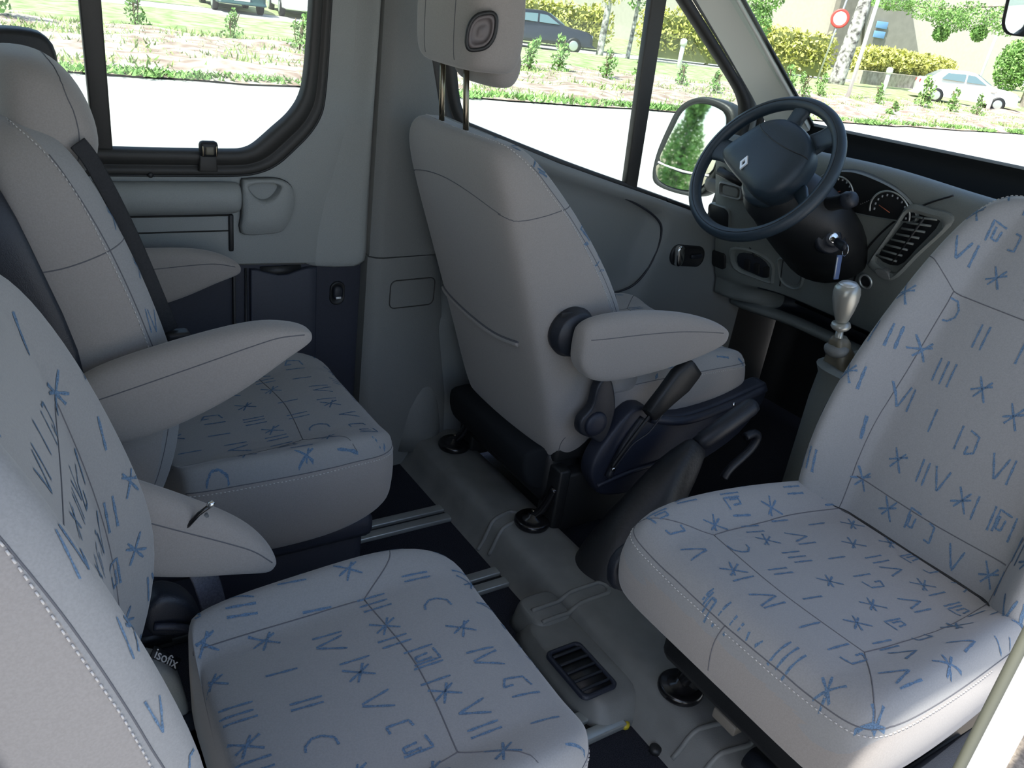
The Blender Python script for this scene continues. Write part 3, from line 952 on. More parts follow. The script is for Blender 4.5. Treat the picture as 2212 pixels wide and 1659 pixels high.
MB().tube([(-1.3, W - .001, .705), (.53, W - .001, .705)], .0018, 6).build('groove', M['rubber'], w)
MB().box((.530, W - .002, .70), (.011, .01, .088), None, .003).build('slot', M['black'], w)
# navy lower panel
lp = MB().prism([(-1.4, 0), (.862, 0), (.862, .632), (.80, .626), (.735, .611), (.55, .618), (-1.4, .618)], 1, W + .005, W + .04)
lo = struct(lp.build('wall_left_lower', M['navy'], smooth=False), 'dark navy lower side panel')
hatch = [(.578, .10), (.748, .10), (.740, .607), (.715, .606), (.69, .600), (.665, .592), (.640, .592), (.615, .600), (.59, .608), (.574, .609)]
MB().prism(hatch, 1, W - .008, W + .01, .004).build('hatch_cover', M['navy'], lo)
MB().prism([(.60, .585), (.70, .585), (.70, .612), (.60, .612)], 1, W - .002, W + .01).build('finger_recess', M['black'], lo)
MB().box((.536, W + .001, .36), (.006, .012, .50), None, .001).build('panel_gap', M['black'], lo)
MB().tube([(.565, W + .002, .10), (.565, W + .002, .61)], .003, 6).build('groove', M['black'], lo)
bb = MB()
ov = rrect(-.020, -.032, .020, .032, .019, 6)
bb.loft([[Vector((.800 + a * k, W + .008 - d, .530 + b * k)) for a, b in ov] for k, d in ((1.0, 0), (1.0, .006), (.9, .009), (.78, .006))])
bb_ = bb.build('coat_hook', M['black'], lo)
MB().loft([[Vector((.800 + a * k, W + .006 - d, .532 + b * k * .9)) for a, b in ov] for k, d in ((.68, 0), (.62, .011), (.4, .013))]).build('hook_button', M['dark'], bb_)
MB().box((.800, W - .0075, .520), (.014, .001, .006)).build('mark', M['logo'], bb_)

# B pillar
bp = MB(); rings = []
for z, xr in ((.637, 1.12), (.80, 1.085), (1.0, 1.035), (1.15, .99), (1.30, .96), (1.62, .92)):
    rings.append([Vector((x, y, z)) for x, y in ((.868, W + .03), (.868, .800), (.885, .785), (.90, .782), (xr - .03, .79), (xr, .80), (xr + .015, W + .03))])
bp.loft(rings)
pillar = struct(bp.build('trim_pillar', M['trimd'], auto=40), 'upper pillar trim behind the driver seat')
bp = MB(); rings = []
for z, xr in ((-.05, 1.17), (.20, 1.15), (.40, 1.11), (.60, 1.08), (.63, 1.075), (.634, 1.07)):
    rings.append([Vector((x, y, z)) for x, y in ((.862, W + .03), (.864, .800), (.880, .785), (.90, .780), (xr - .03, .79), (xr, .81), (xr + .01, W + .03))])
bp.loft(rings)
p2 = struct(bp.build('trim_pillar_lower', M['trimd'], auto=40), 'lower pillar trim')
MB().tube([Vector((a, .7795 + (a - .90) * .06, b)) for a, b in rrect(.925, .495, 1.06, .572, .016)], .0016, 6, closed=True).build('cover_outline', M['rubber'], p2)
fl = MB(); rings = []
for z, r_, xx in ((.045, .082, 1.055), (.10, .076, 1.058), (.18, .062, 1.06), (.24, .042, 1.062), (.268, .02, 1.062), (.275, .008, 1.062)):
    rings.append([Vector((xx + r_ * math.cos(q), .81 + r_ * .55 * math.sin(q), z)) for q in [2 * math.pi * i / 24 for i in range(24)]])
fl.loft(rings); fl.build('pillar_foot', M['trimd'], p2)

# window frame, pillar bar, panes
def ribbon(rows, name, m, parent=None, closed=False):
    mb = MB(); k = len(rows[0]); v = [p for r in rows for p in r]; f_ = []
    for i in range(len(rows) - 1):
        for j in range(k - 1):
            f_.append((i * k + j, i * k + j + 1, (i + 1) * k + j + 1, (i + 1) * k + j))
    mb.add(v, f_)
    return mb.build(name, m, parent)
inn = [(-1.35, .889), (.0, .889), (.27, .889), (.42, .889), (.53, .890), (.56, .893), (.585, .905), (.625, .940), (.660, .972), (.683, 1.005), (.694, 1.04), (.700, 1.10), (.704, 1.18), (.708, 1.30), (.712, 1.46)]
out = [(-1.35, .832), (.0, .832), (.27, .832), (.42, .832), (.545, .833), (.60, .842), (.64, .862), (.680, .898), (.715, .935), (.738, .975), (.746, 1.02), (.750, 1.10), (.752, 1.18), (.756, 1.30), (.762, 1.46)]
wf = MB()
def lerp2(a, b, t): return (a[0] + (b[0] - a[0]) * t, a[1] + (b[1] - a[1]) * t)
win = struct(empty('window_1'), 'sliding side window with dark rubber frame')
si, so = spl2(inn, 4), spl2(out, 4)
prof = ((0, .0), (.04, -.006), (.10, -.009), (.30, -.009), (.36, -.003), (.42, -.003), (.48, -.012), (.85, -.016), (.97, -.010), (1.0, .012))
rows = [[Vector((p[0], W + dy, p[1])) for p in (lerp2(a, b, 1 - t) for a, b in zip(si, so))] for t, dy in prof]
ribbon(rows, 'window_frame', M['rubber'], win)
MB().tube([(p[0], W - .002, p[1]) for p in so], .003, 6).build('frame_edge', M['black'], win)
MB().prism([(.254, .885), (.290, .885), (.286, 1.46), (.244, 1.46)], 1, W - .010, W + .012, .004).build('window_bar', M['rubber'], win)
MB().prism([(-1.35, .87), (.26, .87), (.26, 1.48), (-1.35, 1.48)], 1, W + .018, W + .021).build('pane', M['glass'], win, smooth=False)
MB().prism([(.26, .87), (.56, .87), (.60, .90), (.72, 1.0), (.73, 1.48), (.26, 1.48)], 1, W + .012, W + .015).build('pane', M['glass'], win, smooth=False)
lt = MB().box((.478, W - .022, .895), (.040, .020, .034), None, .008).build('window_latch', M['black'], win)
MB().box((.478, W - .034, .893), (.018, .006, .018), None, .003).build('latch_button', mat('brown_grey_plastic', (.12, .11, .08), .4), lt)
for sx in (-.014, .014):
    MB().box((.478 + sx, W - .033, .892), (.003, .004, .022), None, .001).build('latch_rib', M['steel'], lt)
MB().prism([(.458, .845), (.498, .845), (.495, .882), (.461, .882)], 1, W - .022, W - .006, .003).build('latch_base', M['rubber'], lt)
for xx in (.37, .36): pass
MB().lathe([(.006, 0), (.006, .006), (.003, .008)], (.36, W - .004, .834), (0, -1, 0), 10).build('frame_clip', M['black'], win)

# driver door: panel, ledge, handle, window bar, seals
def door_y(x, z):
    sill = .975 - .30 * (x - 1.10) if x < 1.45 else .870 - .255 * (x - 1.45)
    t = sill - z
    d = 0.0
    # broad hollow in the upper half
    def box_(a, b, lo, hi, s_): 
        f = lambda u: 1 / (1 + math.exp(-max(-40, min(40, u))))
        return f((a - lo) / s_) * f((hi - a) / s_) * f((b - .48) / s_) 
    hol = 1 / (1 + math.exp(-(t - .035) / .009)) * 1 / (1 + math.exp(-(1.87 - .25 * max(0, .72 - z) - x) / .010)) / (1 + math.exp(-(z - .46) / .010))
    d += .048 * hol
    y = .80 + d
    if t < .03: y += .0 + (.03 - t) ** 2 * 20
    return y
xs = [1.0 + i * (1.33 / 66) for i in range(67)]
rows = []
for k in range(44):
    row = []
    for x in xs:
        top = .975 - .30 * (x - 1.10) if x < 1.45 else .870 - .255 * (x - 1.45)
        z = top - (top + .02) * (k / 43) ** 1.0
        row.append(Vector((x, door_y(x, z), z)))
    rows.append(row)
rows.insert(0, [p + Vector((0, .05, .002)) for p in rows[0]])
door = struct(empty('door_1'), 'driver door with window, mirror corner and grey panel')
ribbon(rows, 'door_panel', M['dashg'] if False else mat('door_panel_plastic', (.20, .21, .205), .6, bump=.3, bscale=700), door)
MB().tube(spline([(1.50, .845, .825), (1.70, .828, .775), (1.84, .815, .715), (1.875, .806, .66), (1.855, .806, .56), (1.80, .81, .49), (1.70, .82, .46)], 6), .0035, 6).build('joint_or_shade_line', M['dark'], door)  # dark tube drawn in as the shading along the edge of the hollow
MB().tube(spline([(1.12, .845, .968), (1.45, .845, .874), (1.75, .85, .797), (2.02, .85, .728)], 8), .010, 8).build('sill_seal', M['rubber'], door)
hn = MB()
ho = rrect(-.062, -.030, .075, .030, .028, 6)
hn.loft([[Vector((1.998 + a * k * 1.12, .798 - d, .585 + b * k * 1.15 - a * .12)) for a, b in ho] for k, d in ((1.03, -.02), (1.03, .002), (.97, .006), (.88, .004), (.80, .002))])
hh = hn.build('handle_recess', M['black'], door)
MB().prism(spl2([(1.945, .562), (1.935, .605), (1.945, .625), (1.965, .618), (1.972, .575), (1.96, .558)], 3, True), 1, .774, .796, .005).build('handle', M['chrome'], door)
MB().box((2.04, .79, .583), (.05, .012, .014), (R(8), 4, 'Y') if False else None, .004).build('handle_grip', M['dark'], door)
MB().prism([(1.722, .795), (1.770, .782), (1.735, 1.50), (1.675, 1.50)], 1, .842, .868, .005).build('window_bar', M['rubber'], door)
# seals around the door window
rr_ = [(1.19, .945), (1.145, .965), (1.118, .995), (1.10, 1.03), (1.085, 1.09), (1.075, 1.15), (1.06, 1.30), (1.04, 1.5)]
ro_ = [(1.10, .94), (1.06, .955), (1.04, .985), (1.025, 1.03), (1.005, 1.09), (.99, 1.15), (.975, 1.30), (.95, 1.5)]
sI, sO = spl2(rr_, 4), spl2(ro_, 4)
ribbon([[Vector((p[0], .835 + dy, p[1])) for p in (lerp2(a, b, 1 - t) for a, b in zip(sI, sO))] for t, dy in ((0, .01), (.1, -.01), (.5, -.012), (.55, .0), (.65, 0), (.7, -.01), (1, -.012), (1.02, .02))], 'window_seal', M['rubber'], door)
# front slope of the door window
fi = [(1.62, 1.46), (1.80, 1.33), (1.95, 1.225), (2.08, 1.132), (2.14, 1.08), (2.165, 1.03), (2.165, .95), (2.15, .80), (2.13, .69)]
fo = [(1.70, 1.48), (1.86, 1.36), (2.01, 1.25), (2.14, 1.15), (2.215, 1.085), (2.24, 1.03), (2.24, .95), (2.225, .80), (2.20, .68)]
sI, sO = spl2(fi, 4), spl2(fo, 4)
ribbon([[Vector((p[0], .850 + dy, p[1])) for p in (lerp2(a, b, t) for a, b in zip(sI, sO))] for t, dy in ((0, .02), (.02, -.004), (.42, -.010), (.46, .004), (.54, .004))], 'window_seal', M['rubber'], door)
ribbon([[Vector((p[0], .850 + dy, p[1])) for p in (lerp2(a, b, t) for a, b in zip(sI, sO))] for t, dy in ((.54, .0), (.60, -.014), (.74, -.014), (.78, .0))], 'door_rim', M['white'] if False else M['trim'], door)
ribbon([[Vector((p[0], .850 + dy, p[1])) for p in (lerp2(a, b, t) for a, b in zip(sI, sO))] for t, dy in ((.78, .0), (.84, -.02), (1.0, -.03), (1.06, .0))], 'window_seal', M['rubber'], door)
MB().prism([(1.06, .93), (2.20, .64), (2.22, 1.05), (1.62, 1.50), (1.0, 1.50)], 1, .872, .875).build('pane', M['glass'], door, smooth=False)
MB().tube(spline([(1.90, .835, .762), (2.0, .825, .735), (2.06, .825, .715)], 4), .006, 8).build('mirror_lever', M['black'], door)
MB().lathe([(.009, 0), (.009, .012), (.005, .016)], (2.03, .815, .735), (0, -.3, 1), 10).build('lever_knob', M['black'], door)
# windscreen post
a0 = [(1.72, .775, 1.50), (1.90, .775, 1.365), (2.05, .77, 1.25), (2.19, .765, 1.14), (2.27, .76, 1.07), (2.33, .76, .98), (2.35, .76, .85)]
a1 = [(1.70, .72, 1.50), (1.902, .72, 1.354), (2.05, .72, 1.247), (2.244, .72, 1.106), (2.36, .72, 1.02), (2.42, .72, .96), (2.45, .72, .85)]
ar = [[Vector(p) + Vector((-.045, .045, -.045)) for p in a0], [Vector(p) + Vector((-.030, .01, -.03)) for p in a0], [Vector(p) + Vector((.0, -.02, -.005)) for p in a0], [Vector(p) + Vector((-.012, -.002, -.008)) for p in a1], [Vector(p) for p in a1], [Vector(p) + Vector((.02, .03, .02)) for p in a1]]
struct(ribbon(ar, 'trim_windscreen_post', mat('post_trim', (.62, .63, .58), .6)), 'pale windscreen post trim')
struct(MB().tube(spline([Vector(p) + Vector((.004, -.003, .003)) for p in a1], 6), .006, 8).build('trim_windscreen_seal', M['black']))
# windscreen
ws = MB()
rowsw = []
for t in [i / 8 for i in range(9)]:
    z = .98 + .62 * t
    rowsw.append([Vector((2.62 - .86 * (z - .98) / .6 - .35 * (abs(y) / .74) ** 2.2 * .6, y, z)) for y in [-.74 + 1.48 * i / 16 for i in range(17)]])
wsn = struct(empty('window_2'), 'windscreen')
ribbon(rowsw, 'pane', M['glass'], wsn)

struct(MB().prism([(2.05, -.06), (2.70, -.06), (2.70, 1.0), (2.36, .95), (2.26, .66), (2.05, .62)], 1, .865, .90).build('wall_left_footwell', M['black'], smooth=False))
# ceiling, rear, right side with its door opening, front bulkhead
struct(MB().box((.36, 0, 1.64), (3.5, 1.7, .04)).build('ceiling', M['ceil'], smooth=False))  # front end carried past the windscreen, out of view, to shade the dash lip
struct(MB().box((-1.42, 0, .8), (.04, 1.7, 1.7)).build('wall_back', M['trim'], smooth=False))
struct(MB().box((-1.0, -.86, .8), (.7, .05, 1.7)).build('wall_right', M['trim'], smooth=False))
struct(MB().box((.03, -.86, 1.60), (1.5, .05, .10)).build('wall_right_top', M['trim'], smooth=False))
# painted pillar at the edge of the open side door
pl = MB()
pts = [(.700, -.908), (.698, -.900), (.700, -.893), (.74, -.890), (.80, -.890), (.80, -.900), (.762, -.906), (.715, -.912)]
pl.prism(pts, 2, -.35, 1.62, .0)
rp = struct(pl.build('wall_right_pillar', M['white'], auto=35), 'white painted pillar at the edge of the open side door')
MB().prism([(.694, -.898), (.690, -.893), (.693, -.8885), (.74, -.886), (.74, -.892), (.70, -.895)], 2, -.04, 1.62).build('door_seal', mat('grey_green_rubber', (.085, .09, .07), .6), rp)
MB().tube([(.6985, -.893, .72), (.6978, -.900, .69), (.699, -.9085, .655), (.716, -.9125, .62)], .0012, 6).build('joint_or_shade_line', M['rubber'], rp)
struct(MB().box((.05, -.84, -.05), (1.35, .10, .10), None, .01).build('trim_sill', M['dark']))
struct(MB().box((1.58, -.78, -.055), (1.56, .30, .03)).build('floor_doorstep', mat('worn_step_plastic', (.30, .26, .21), .9, noise=.35, scale=90, bump=.6, bscale=120), smooth=False), 'worn step inside the front door')
struct(MB().box((2.65, 0, .30), (.04, 1.7, 1.30)).build('wall_front', M['black'], smooth=False))
# ------------------------------------------------------------------ dashboard
dash = empty('dashboard', (2.2, 0, 0)); dash.location = (0, 0, 0)
tag(dash, 'grey dashboard below the windscreen with a dark top tray, instruments and air vent', 'dashboard')
def sm(t): t = max(0, min(1, t)); return t * t * (3 - 2 * t)
def fshift(y): return -.10 * sm((y - .55) / .22)
def lipx(y): return 2.545 - .20 * sm((y + .05) / .9) - .04 * sm((-y) / .9)
DY = [-.84, -.6, -.35, -.1, 0, .08, .15, .25, .35, .45, .55, .60, .65, .70, .75, .79]
def facex(z): return 2.403 - .3056 * z
rows = []
for y in DY:
    s_ = fshift(y); L = lipx(y)
    hb = .012 * math.exp(-((y - .28) / .2) ** 2)
    pr = [(L + .05, .99), (L + .025, 1.02), (L + .012, 1.036), (L + .002, 1.040), (L - .008, 1.034), (L - .012, 1.006), (L - .03, .990), (L - .10, .982),
          (2.28 + s_, .970), (2.21 + s_, .972 + hb), (2.165 + s_, .985 + hb), (2.135 + s_, .984 + hb), (2.118 + s_, .972 + hb), (2.112 + s_, .955), (2.12 + s_, .92), (2.138 + s_, .86), (2.165 + s_, .78), (2.195 + s_, .69), (2.222 + s_, .60), (2.245 + s_, .53), (2.253 + s_, .512), (2.262 + s_, .505), *(((2.32 + s_, .500), (2.40, .495), (2.41, .45), (2.40, .425)) if y < .66 else ((2.262 + s_, .49), (2.265 + s_, .47), (2.268 + s_, .455), (2.27 + s_, .44))), (2.352 + s_ * .6, .428), (2.332 + s_ * .6, .424), (2.322 + s_ * .6, .412), (2.326 + s_ * .6, .398), (2.342 + s_ * .6, .390), (2.42, .375), (2.56, .37)]
    rows.append([Vector((x, y, z)) for x, z in pr])
db = MB(); k = len(rows[0]); v = [p for r in rows for p in r]
for i in range(len(rows) - 1):
    db.add([], [])
base = len(db.v); db.v += v
for i in range(len(rows) - 1):
    for j in range(k - 1):
        db.f.append((i * k + j, (i + 1) * k + j, (i + 1) * k + j + 1, i * k + j + 1))
        db.m.append(1 if 4 <= j <= 9 else (3 if j < 4 else (2 if 20 <= j <= 25 and DY[i] < .62 else 0)))
dtop = db.build('dashboard_body', [M['dashg'], mat('dash_tray', (.008, .009, .009), 1.0, spec=0.0), M['dark'], mat('dash_lip', (.075, .09, .092), .7)], dash, sub=1)
MB().box((2.46, 0, .70), (.12, 1.6, .50)).build('dashboard_core', M['black'], dash)

def on_face(y, z, d=0.0):
    n = Vector((-.956, 0, -.292))
    return Vector((facex(z) + fshift(y), y, z)) + n * d
def plate(name, poly, d, th, m, parent, bev=.003, close=True, inner=None):
    """shape in (y, z) standing on the sloping face of the dashboard"""
    mb = MB()
    P = [Vector((0, a, b)) for a, b in poly]
    cy = sum(p.y for p in P) / len(P); cz = sum(p.z for p in P) / len(P)
    def ring(k_, dd): return [on_face(cy + (p.y - cy) * k_, cz + (p.z - cz) * k_, dd) for p in P]
    if inner:
        mb.loft([ring(1.0, -.01), ring(1.0, d), ring((1 + inner) / 2, d + th), ring(inner, d), ring(inner, -.012)], cap=False)
    else:
        mb.loft([ring(1.0, -.01), ring(1.0, d), ring(.95, d + th)])
    return mb.build(name, m, parent, auto=50)
# instrument cluster
cl = spl2([(.47, .91), (.44, .945), (.36, .968), (.28, .966), (.20, .950), (.15, .920), (.135, .895), (.15, .878), (.22, .866), (.30, .856), (.38, .852), (.45, .868)], 4, True)
clus = plate('instrument_cluster', cl, .003, .001, M['black'], dash)
plate('cluster_rim', cl, .004, .006, M['dashg'], clus, inner=.93)
def gauge(cy, cz, r, a0, a1, name='gauge'):
    g = MB(); pts = []
    for i in range(41):
        a = R(a0 + (a1 - a0) * i / 40)
        pts.append(on_face(cy + r * math.cos(a), cz + r * math.sin(a) * .92, .009))
    g.tube(pts, .0028, 6)
    o = g.build(name, M['alu'], clus)
    t = MB()
    for i in range(0, 11):
        a = R(a0 + 8 + (a1 - a0 - 16) * i / 10)
        p = on_face(cy + r * .80 * math.cos(a), cz + r * .74 * math.sin(a), .006)
        t.box(p, (.001, .0045, .006))
    t.build('dial_marks', mat('dial_grey', (.40, .42, .44), .5), o)
    n = MB(); n.tube([on_face(cy, cz, .008), on_face(cy + r * .6 * math.cos(R(a0 + 30)), cz + r * .6 * math.sin(R(a0 + 30)), .008)], .0012, 5)
    n.build('needle', mat('needle_red', (.45, .12, .06), .5), o)
gauge(.385, .905, .044, -60, 200)
gauge(.220, .888, .062, -12, 192)
for i in range(6):
    MB().box(on_face(.325 - i * .006 - .01, .885 + .004 * i, .005), (.001, .003, .003)).build('warning_mark', mat('dial_dim', (.10, .10, .10), .5), clus)

# centre air vent with slats
ve = [(.165, .925), (.10, .93), (.05, .93), (.045, .90), (.115, .80), (.170, .715), (.20, .700), (.255, .715), (.262, .735), (.23, .80), (.195, .87)]
vs_ = spl2(ve, 3, True)
vent = plate('air_vent', vs_, .010, .006, M['dashg'], dash, inner=.80)
plate('vent_well', [(a * 1.0, b) for a, b in spl2([(.150, .905), (.075, .907), (.13, .81), (.175, .748), (.238, .752), (.205, .82)], 3, True)], .002, .0005, M['black'], vent)
for i in range(8):
    t = i / 7
    yl = .238 + (.150 - .238) * t; zl = .760 + (.897 - .760) * t
    yr = .175 + (.080 - .175) * t; zr = .752 + (.897 - .752) * t
    a = on_face(yl, zl, .011); b = on_face(yr, zr + .012, .011)
    MB().tube([a, (a + b) / 2, b], .0032, 8).build('slat', M['dashg'], vent)
MB().tube([on_face(.170 + .02, .752, .011), on_face(.115, .905, .011)], .0035, 8).build('slat_bar', M['black'], vent)
plate('vent_wheel', spl2([(.185, .708), (.215, .704), (.235, .722), (.20, .728)], 3, True), .014, .003, M['trimd'], vent)
# raised band that frames the centre of the dashboard
def band(pts, r, m, name='joint_or_shade_line', d=.001):
    MB().tube(spline([on_face(a, b, d) for a, b in pts], 6), r, 8).build(name, m, dash)
band([(.055, .975), (.13, .93), (.215, .855), (.285, .75), (.31, .64), (.31, .53)], .0028, M['black'])
band([(.56, .70), (.575, .63), (.58, .54)], .002, M['black'])
# round socket
so_ = MB().tube([on_face(.268 + .020 * math.cos(q), .668 + .020 * math.sin(q), .004) for q in [2 * math.pi * i / 24 for i in range(24)]], .0038, 8, closed=True).build('socket_ring', M['alu'], dash)
MB().lathe([(.017, -.002), (.015, .002), (.010, -.001)], on_face(.268, .668, .002), (-.956, 0, -.292), 20).build('socket_plug', M['black'], so_)
# switch panel, cubby, small recesses left of the column
sw = plate('switch_panel', spl2([(.725, .630), (.66, .640), (.605, .612), (.600, .560), (.605, .540), (.65, .545), (.715, .563)], 3, True), .004, .003, M['dashg'], dash, inner=.84)
plate('switch_well', spl2([(.70, .617), (.655, .623), (.620, .60), (.62, .556), (.66, .56), (.70, .575)], 3, True), .001, .0005, M['dark'], sw)
for i in range(3):
    plate('switch', rrect(.675 - i * .026 - .008, .567 - .004 * i, .675 - i * .026 + .006, .605 - .004 * i, .004, 3), .004, .003, M['black'], sw)
cb = plate('cubby', spl2([(.585, .640), (.50, .622), (.495, .575), (.52, .548), (.57, .552), (.588, .59)], 4, True), .002, .004, M['dashg'], dash, inner=.86)
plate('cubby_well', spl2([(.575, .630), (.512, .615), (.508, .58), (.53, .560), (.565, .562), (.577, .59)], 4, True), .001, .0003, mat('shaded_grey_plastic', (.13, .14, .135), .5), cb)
bn = plate('side_bin', rrect(.735, .672, .815, .755, .018, 4), .001, .001, M['black'], dash)
plate('bin_rim', rrect(.730, .667, .820, .760, .02, 4), .002, .003, M['dashg'], bn, inner=.9)
plate('side_recess', rrect(.745, .545, .800, .600, .010, 4), .001, .001, M['black'], dash)
sv = plate('side_vent', rrect(.69, .795, .77, .842, .012, 4), .006, .005, M['trimd'], dash, inner=.72)
plate('vent_flap', rrect(.705, .803, .755, .832, .008, 4), .004, .003, M['trimd'], sv)
plate('side_cup', rrect(.745, .850, .785, .885, .015, 4), .001, .001, M['black'], dash)
MB().tube(spline([(2.10, .735, .800), (2.14, .700, .68), (2.16, .65, .62)], 5), .003, 6).build('joint_or_shade_line', M['black'], dash)

# ------------------------------------------------------------------ steering wheel, column, key
sa = .573
C_ = Vector((1.866, .457, .941)); N_ = Vector((-math.cos(sa), 0, math.sin(sa))); V_ = Vector((math.sin(sa), 0, math.cos(sa))); U_ = Vector((0, 1, 0))
def wp(a, b, d=0.0): return C_ + U_ * a + V_ * b + N_ * d
sw_ = empty('steering_wheel', C_)
sw_.location = (0, 0, 0)
tag(sw_, 'dark steering wheel with a bright diamond badge on its central pad', 'steering wheel')
MB().tube([wp(.206 * math.cos(q), .206 * math.sin(q), .012) for q in [2 * math.pi * i / 96 for i in range(96)]], .0182, 16, closed=True).build('rim', M['wheel'], sw_)
MB().tube([wp(.206 * math.cos(q), .206 * math.sin(q), .0302) for q in [2 * math.pi * i / 96 for i in range(96)]], .0012, 6, closed=True).build('rim_seam', M['black'], sw_)
padp = [(.148, .000), (.140, .035), (.088, .112), (.060, .133), (.020, .144), (-.030, .138), (-.085, .112), (-.118, .075), (-.128, .030), (-.120, -.030), (-.098, -.062), (-.062, -.083), (-.02, -.078), (.030, -.058), (.10, -.030)]
pp = spl2(padp, 3, True)
cy_, cz_ = 0.012, .035
def pring(k_, d): return [wp(cy_ + (a - cy_) * k_, cz_ + (b - cz_) * k_, d) for a, b in pp]
hb_ = MB(); hb_.loft([pring(.80, -.05), pring(.93, -.035), pring(1.0, .0), pring(1.0, .018), pring(.965, .032), pring(.88, .042), pring(.65, .050), pring(.35, .054), pring(.08, .055)])
hub_ = hb_.build('hub_pad', M['wheel'], sw_)
bvh_h = bvh_of(hub_.data)
sp_ = [wp(.088, .112, .04), wp(.045, .085, .05), wp(-.02, .062, .052), (wp(-.08, .052, .05)), wp(-.128, .052, .03)]
MB().tube([q[0] for q in on_surface(bvh_h, spline(sp_, 8))], .0018, 6).build('pad_seam', M['black'], hub_)
def spoke(pts, name='spoke'):
    """pts: (u, v, depth, half width)"""
    rings = []
    for i, (a, b, d, w_) in enumerate(pts):
        a0, b0 = pts[max(i - 1, 0)][:2]; a1_, b1_ = pts[min(i + 1, len(pts) - 1)][:2]
        t = Vector((a1_ - a0, b1_ - b0)).normalized(); n = Vector((-t.y, t.x))
        rings.append([wp(a + n.x * w_ * c, b + n.y * w_ * c, d + e * .011) for c, e in ((1, .0), (.8, .8), (.3, 1), (-.3, 1), (-.8, .8), (-1, 0), (-.8, -.9), (0, -1.2), (.8, -.9))])
    MB().loft(rings).build(name, M['wheel'], sw_, sub=1)
spoke([(.10, .020, .0, .05), (.145, .022, .0, .036), (.175, .020, .004, .034), (.207, .018, .012, .050)])
spoke([(.0, .10, .0, .05), (.012, .135, .0, .030), (.010, .165, .004, .024), (.000, .206, .012, .040)])
spoke([(-.06, .09, -.01, .05), (-.095, .118, -.004, .034), (-.118, .138, .004, .034), (-.140, .150, .012, .055)])
spoke([(-.10, .0, -.03, .03), (-.14, -.03, -.025, .016), (-.175, -.055, -.01, .014), (-.198, -.07, .008, .024)])
# badge: upright diamond frame
def badge(o, ux, uy, un):
    q = [(0, .0215), (.0135, 0), (0, -.0215), (-.0135, 0)]
    inn_ = [(a * .42, b * .42) for a, b in q]
    P = lambda a, b, d: o + ux * a + uy * b + un * d
    rings = [[P(a, b, d) for a, b in r] for r, d in ((q, 0), ([(x * .93, y * .93) for x, y in q], .004), ([(x * 1.1, y * 1.1) for x, y in inn_], .004), (inn_, 0))]
    return MB().loft(rings, cap=False).build('badge', M['logo'], sw_, smooth=False)
h_ = bvh_h.ray_cast(wp(.034, -.017, .3), -N_)
bn_ = h_[1]; by = (V_ - bn_ * V_.dot(bn_)).normalized(); bx = by.cross(bn_)
badge(h_[0], bx, by, bn_)

colm = empty('steering_column', (0, 0, 0))
tag(colm, 'black steering column shroud below the wheel with stalk and ignition lock', 'steering column')
A_ = Vector((.84, 0, -.54)).normalized(); B_ = Vector((.54, 0, .84)).normalized()
rings = []
for t, ru, rv, oy, ob in ((.03, .06, .06, 0, 0), (.05, .085, .08, 0, 0), (.09, .115, .095, -.01, -.01), (.14, .140, .100, -.03, -.010), (.20, .152, .105, -.035, -.012), (.28, .154, .108, -.035, -.012), (.40, .150, .11, -.03, -.01)):
    c = C_ + A_ * t + U_ * oy + B_ * ob
    rings.append([c + U_ * ru * math.cos(q) + B_ * rv * math.sin(q) for q in [2 * math.pi * i / 28 for i in range(28)]])
MB().loft(rings).build('shroud', M['black'], colm)
# collar that turns with the column
MB().lathe([(.075, .02), (.085, .035), (.085, .05), (.07, .06)], C_, A_, 28).build('collar', M['wheel'], colm)
stk = MB().tube(spline([(1.99, .40, .862), (1.985, .33, .880), (1.975, .275, .903), (1.970, .255, .912)], 5), [.016] * 6 + [.020] * 5 + [.021] * 5, 12).build('stalk', M['black'], colm)
MB().lathe([(.022, 0), (.024, .01), (.020, .030), (.010, .036)], (1.971, .262, .908), (-.1, -.9, .4), 18).build('stalk_end', M['dark'], stk)
MB().tube([(1.975, .62, .87), (1.95, .70, .885)], .013, 10).build('stalk', M['black'], colm)
ig = MB().lathe([(.044, -.03), (.044, .0), (.038, .006), (.027, .004), (.024, .016), (.017, .018)], (2.005, .292, .797), (-.45, -.85, .25), 24).build('ignition_lock', M['dark'], colm)
MB().lathe([(.015, 0), (.015, .003), (.012, .004)], Vector((2.005, .292, .797)) + Vector((-.45, -.85, .25)).normalized() * .016, (-.45, -.85, .25), 20).build('lock_face', M['chrome'], ig)
ky = empty('ignition_key', (0, 0, 0))
kd = Vector((-.35, -.80, -.05)).normalized()
k0 = Vector((1.994, .281, .800))
MB().tube([k0, k0 + kd * .03], [.006, .006], 8).build('blade', M['steel'], ky)
rings = []
for t, w_, h__ in ((.022, .006, .007), (.028, .010, .012), (.050, .010, .013), (.066, .008, .014), (.076, .005, .008)):
    c = k0 + kd * t
    rings.append([c + Vector((.9, -.4, 0)).normalized() * (w_ * math.cos(q)) + Vector((0, 0, 1)) * (h__ * math.sin(q)) for q in [2 * math.pi * i / 12 for i in range(12)]])
MB().loft(rings).build('key_head', M['dark'], ky)
rc = k0 + kd * .078 + Vector((0, 0, -.006))
MB().tube([rc + kd * (.013 * math.cos(q)) + Vector((0, 0, 1)) * (.015 * math.sin(q)) for q in [2 * math.pi * i / 24 for i in range(24)]], .0014, 6, closed=True).build('key_ring', M['chrome'], ky)
tag(ky, 'car key in the ignition lock with a wire key ring', 'key')
fb = MB(); f0 = rc + Vector((0, 0, -.014))
fb.box(f0 + Vector((-.004, .004, -.034)), (.020, .005, .066), Matrix.Rotation(R(-9), 3, 'X'), .002)
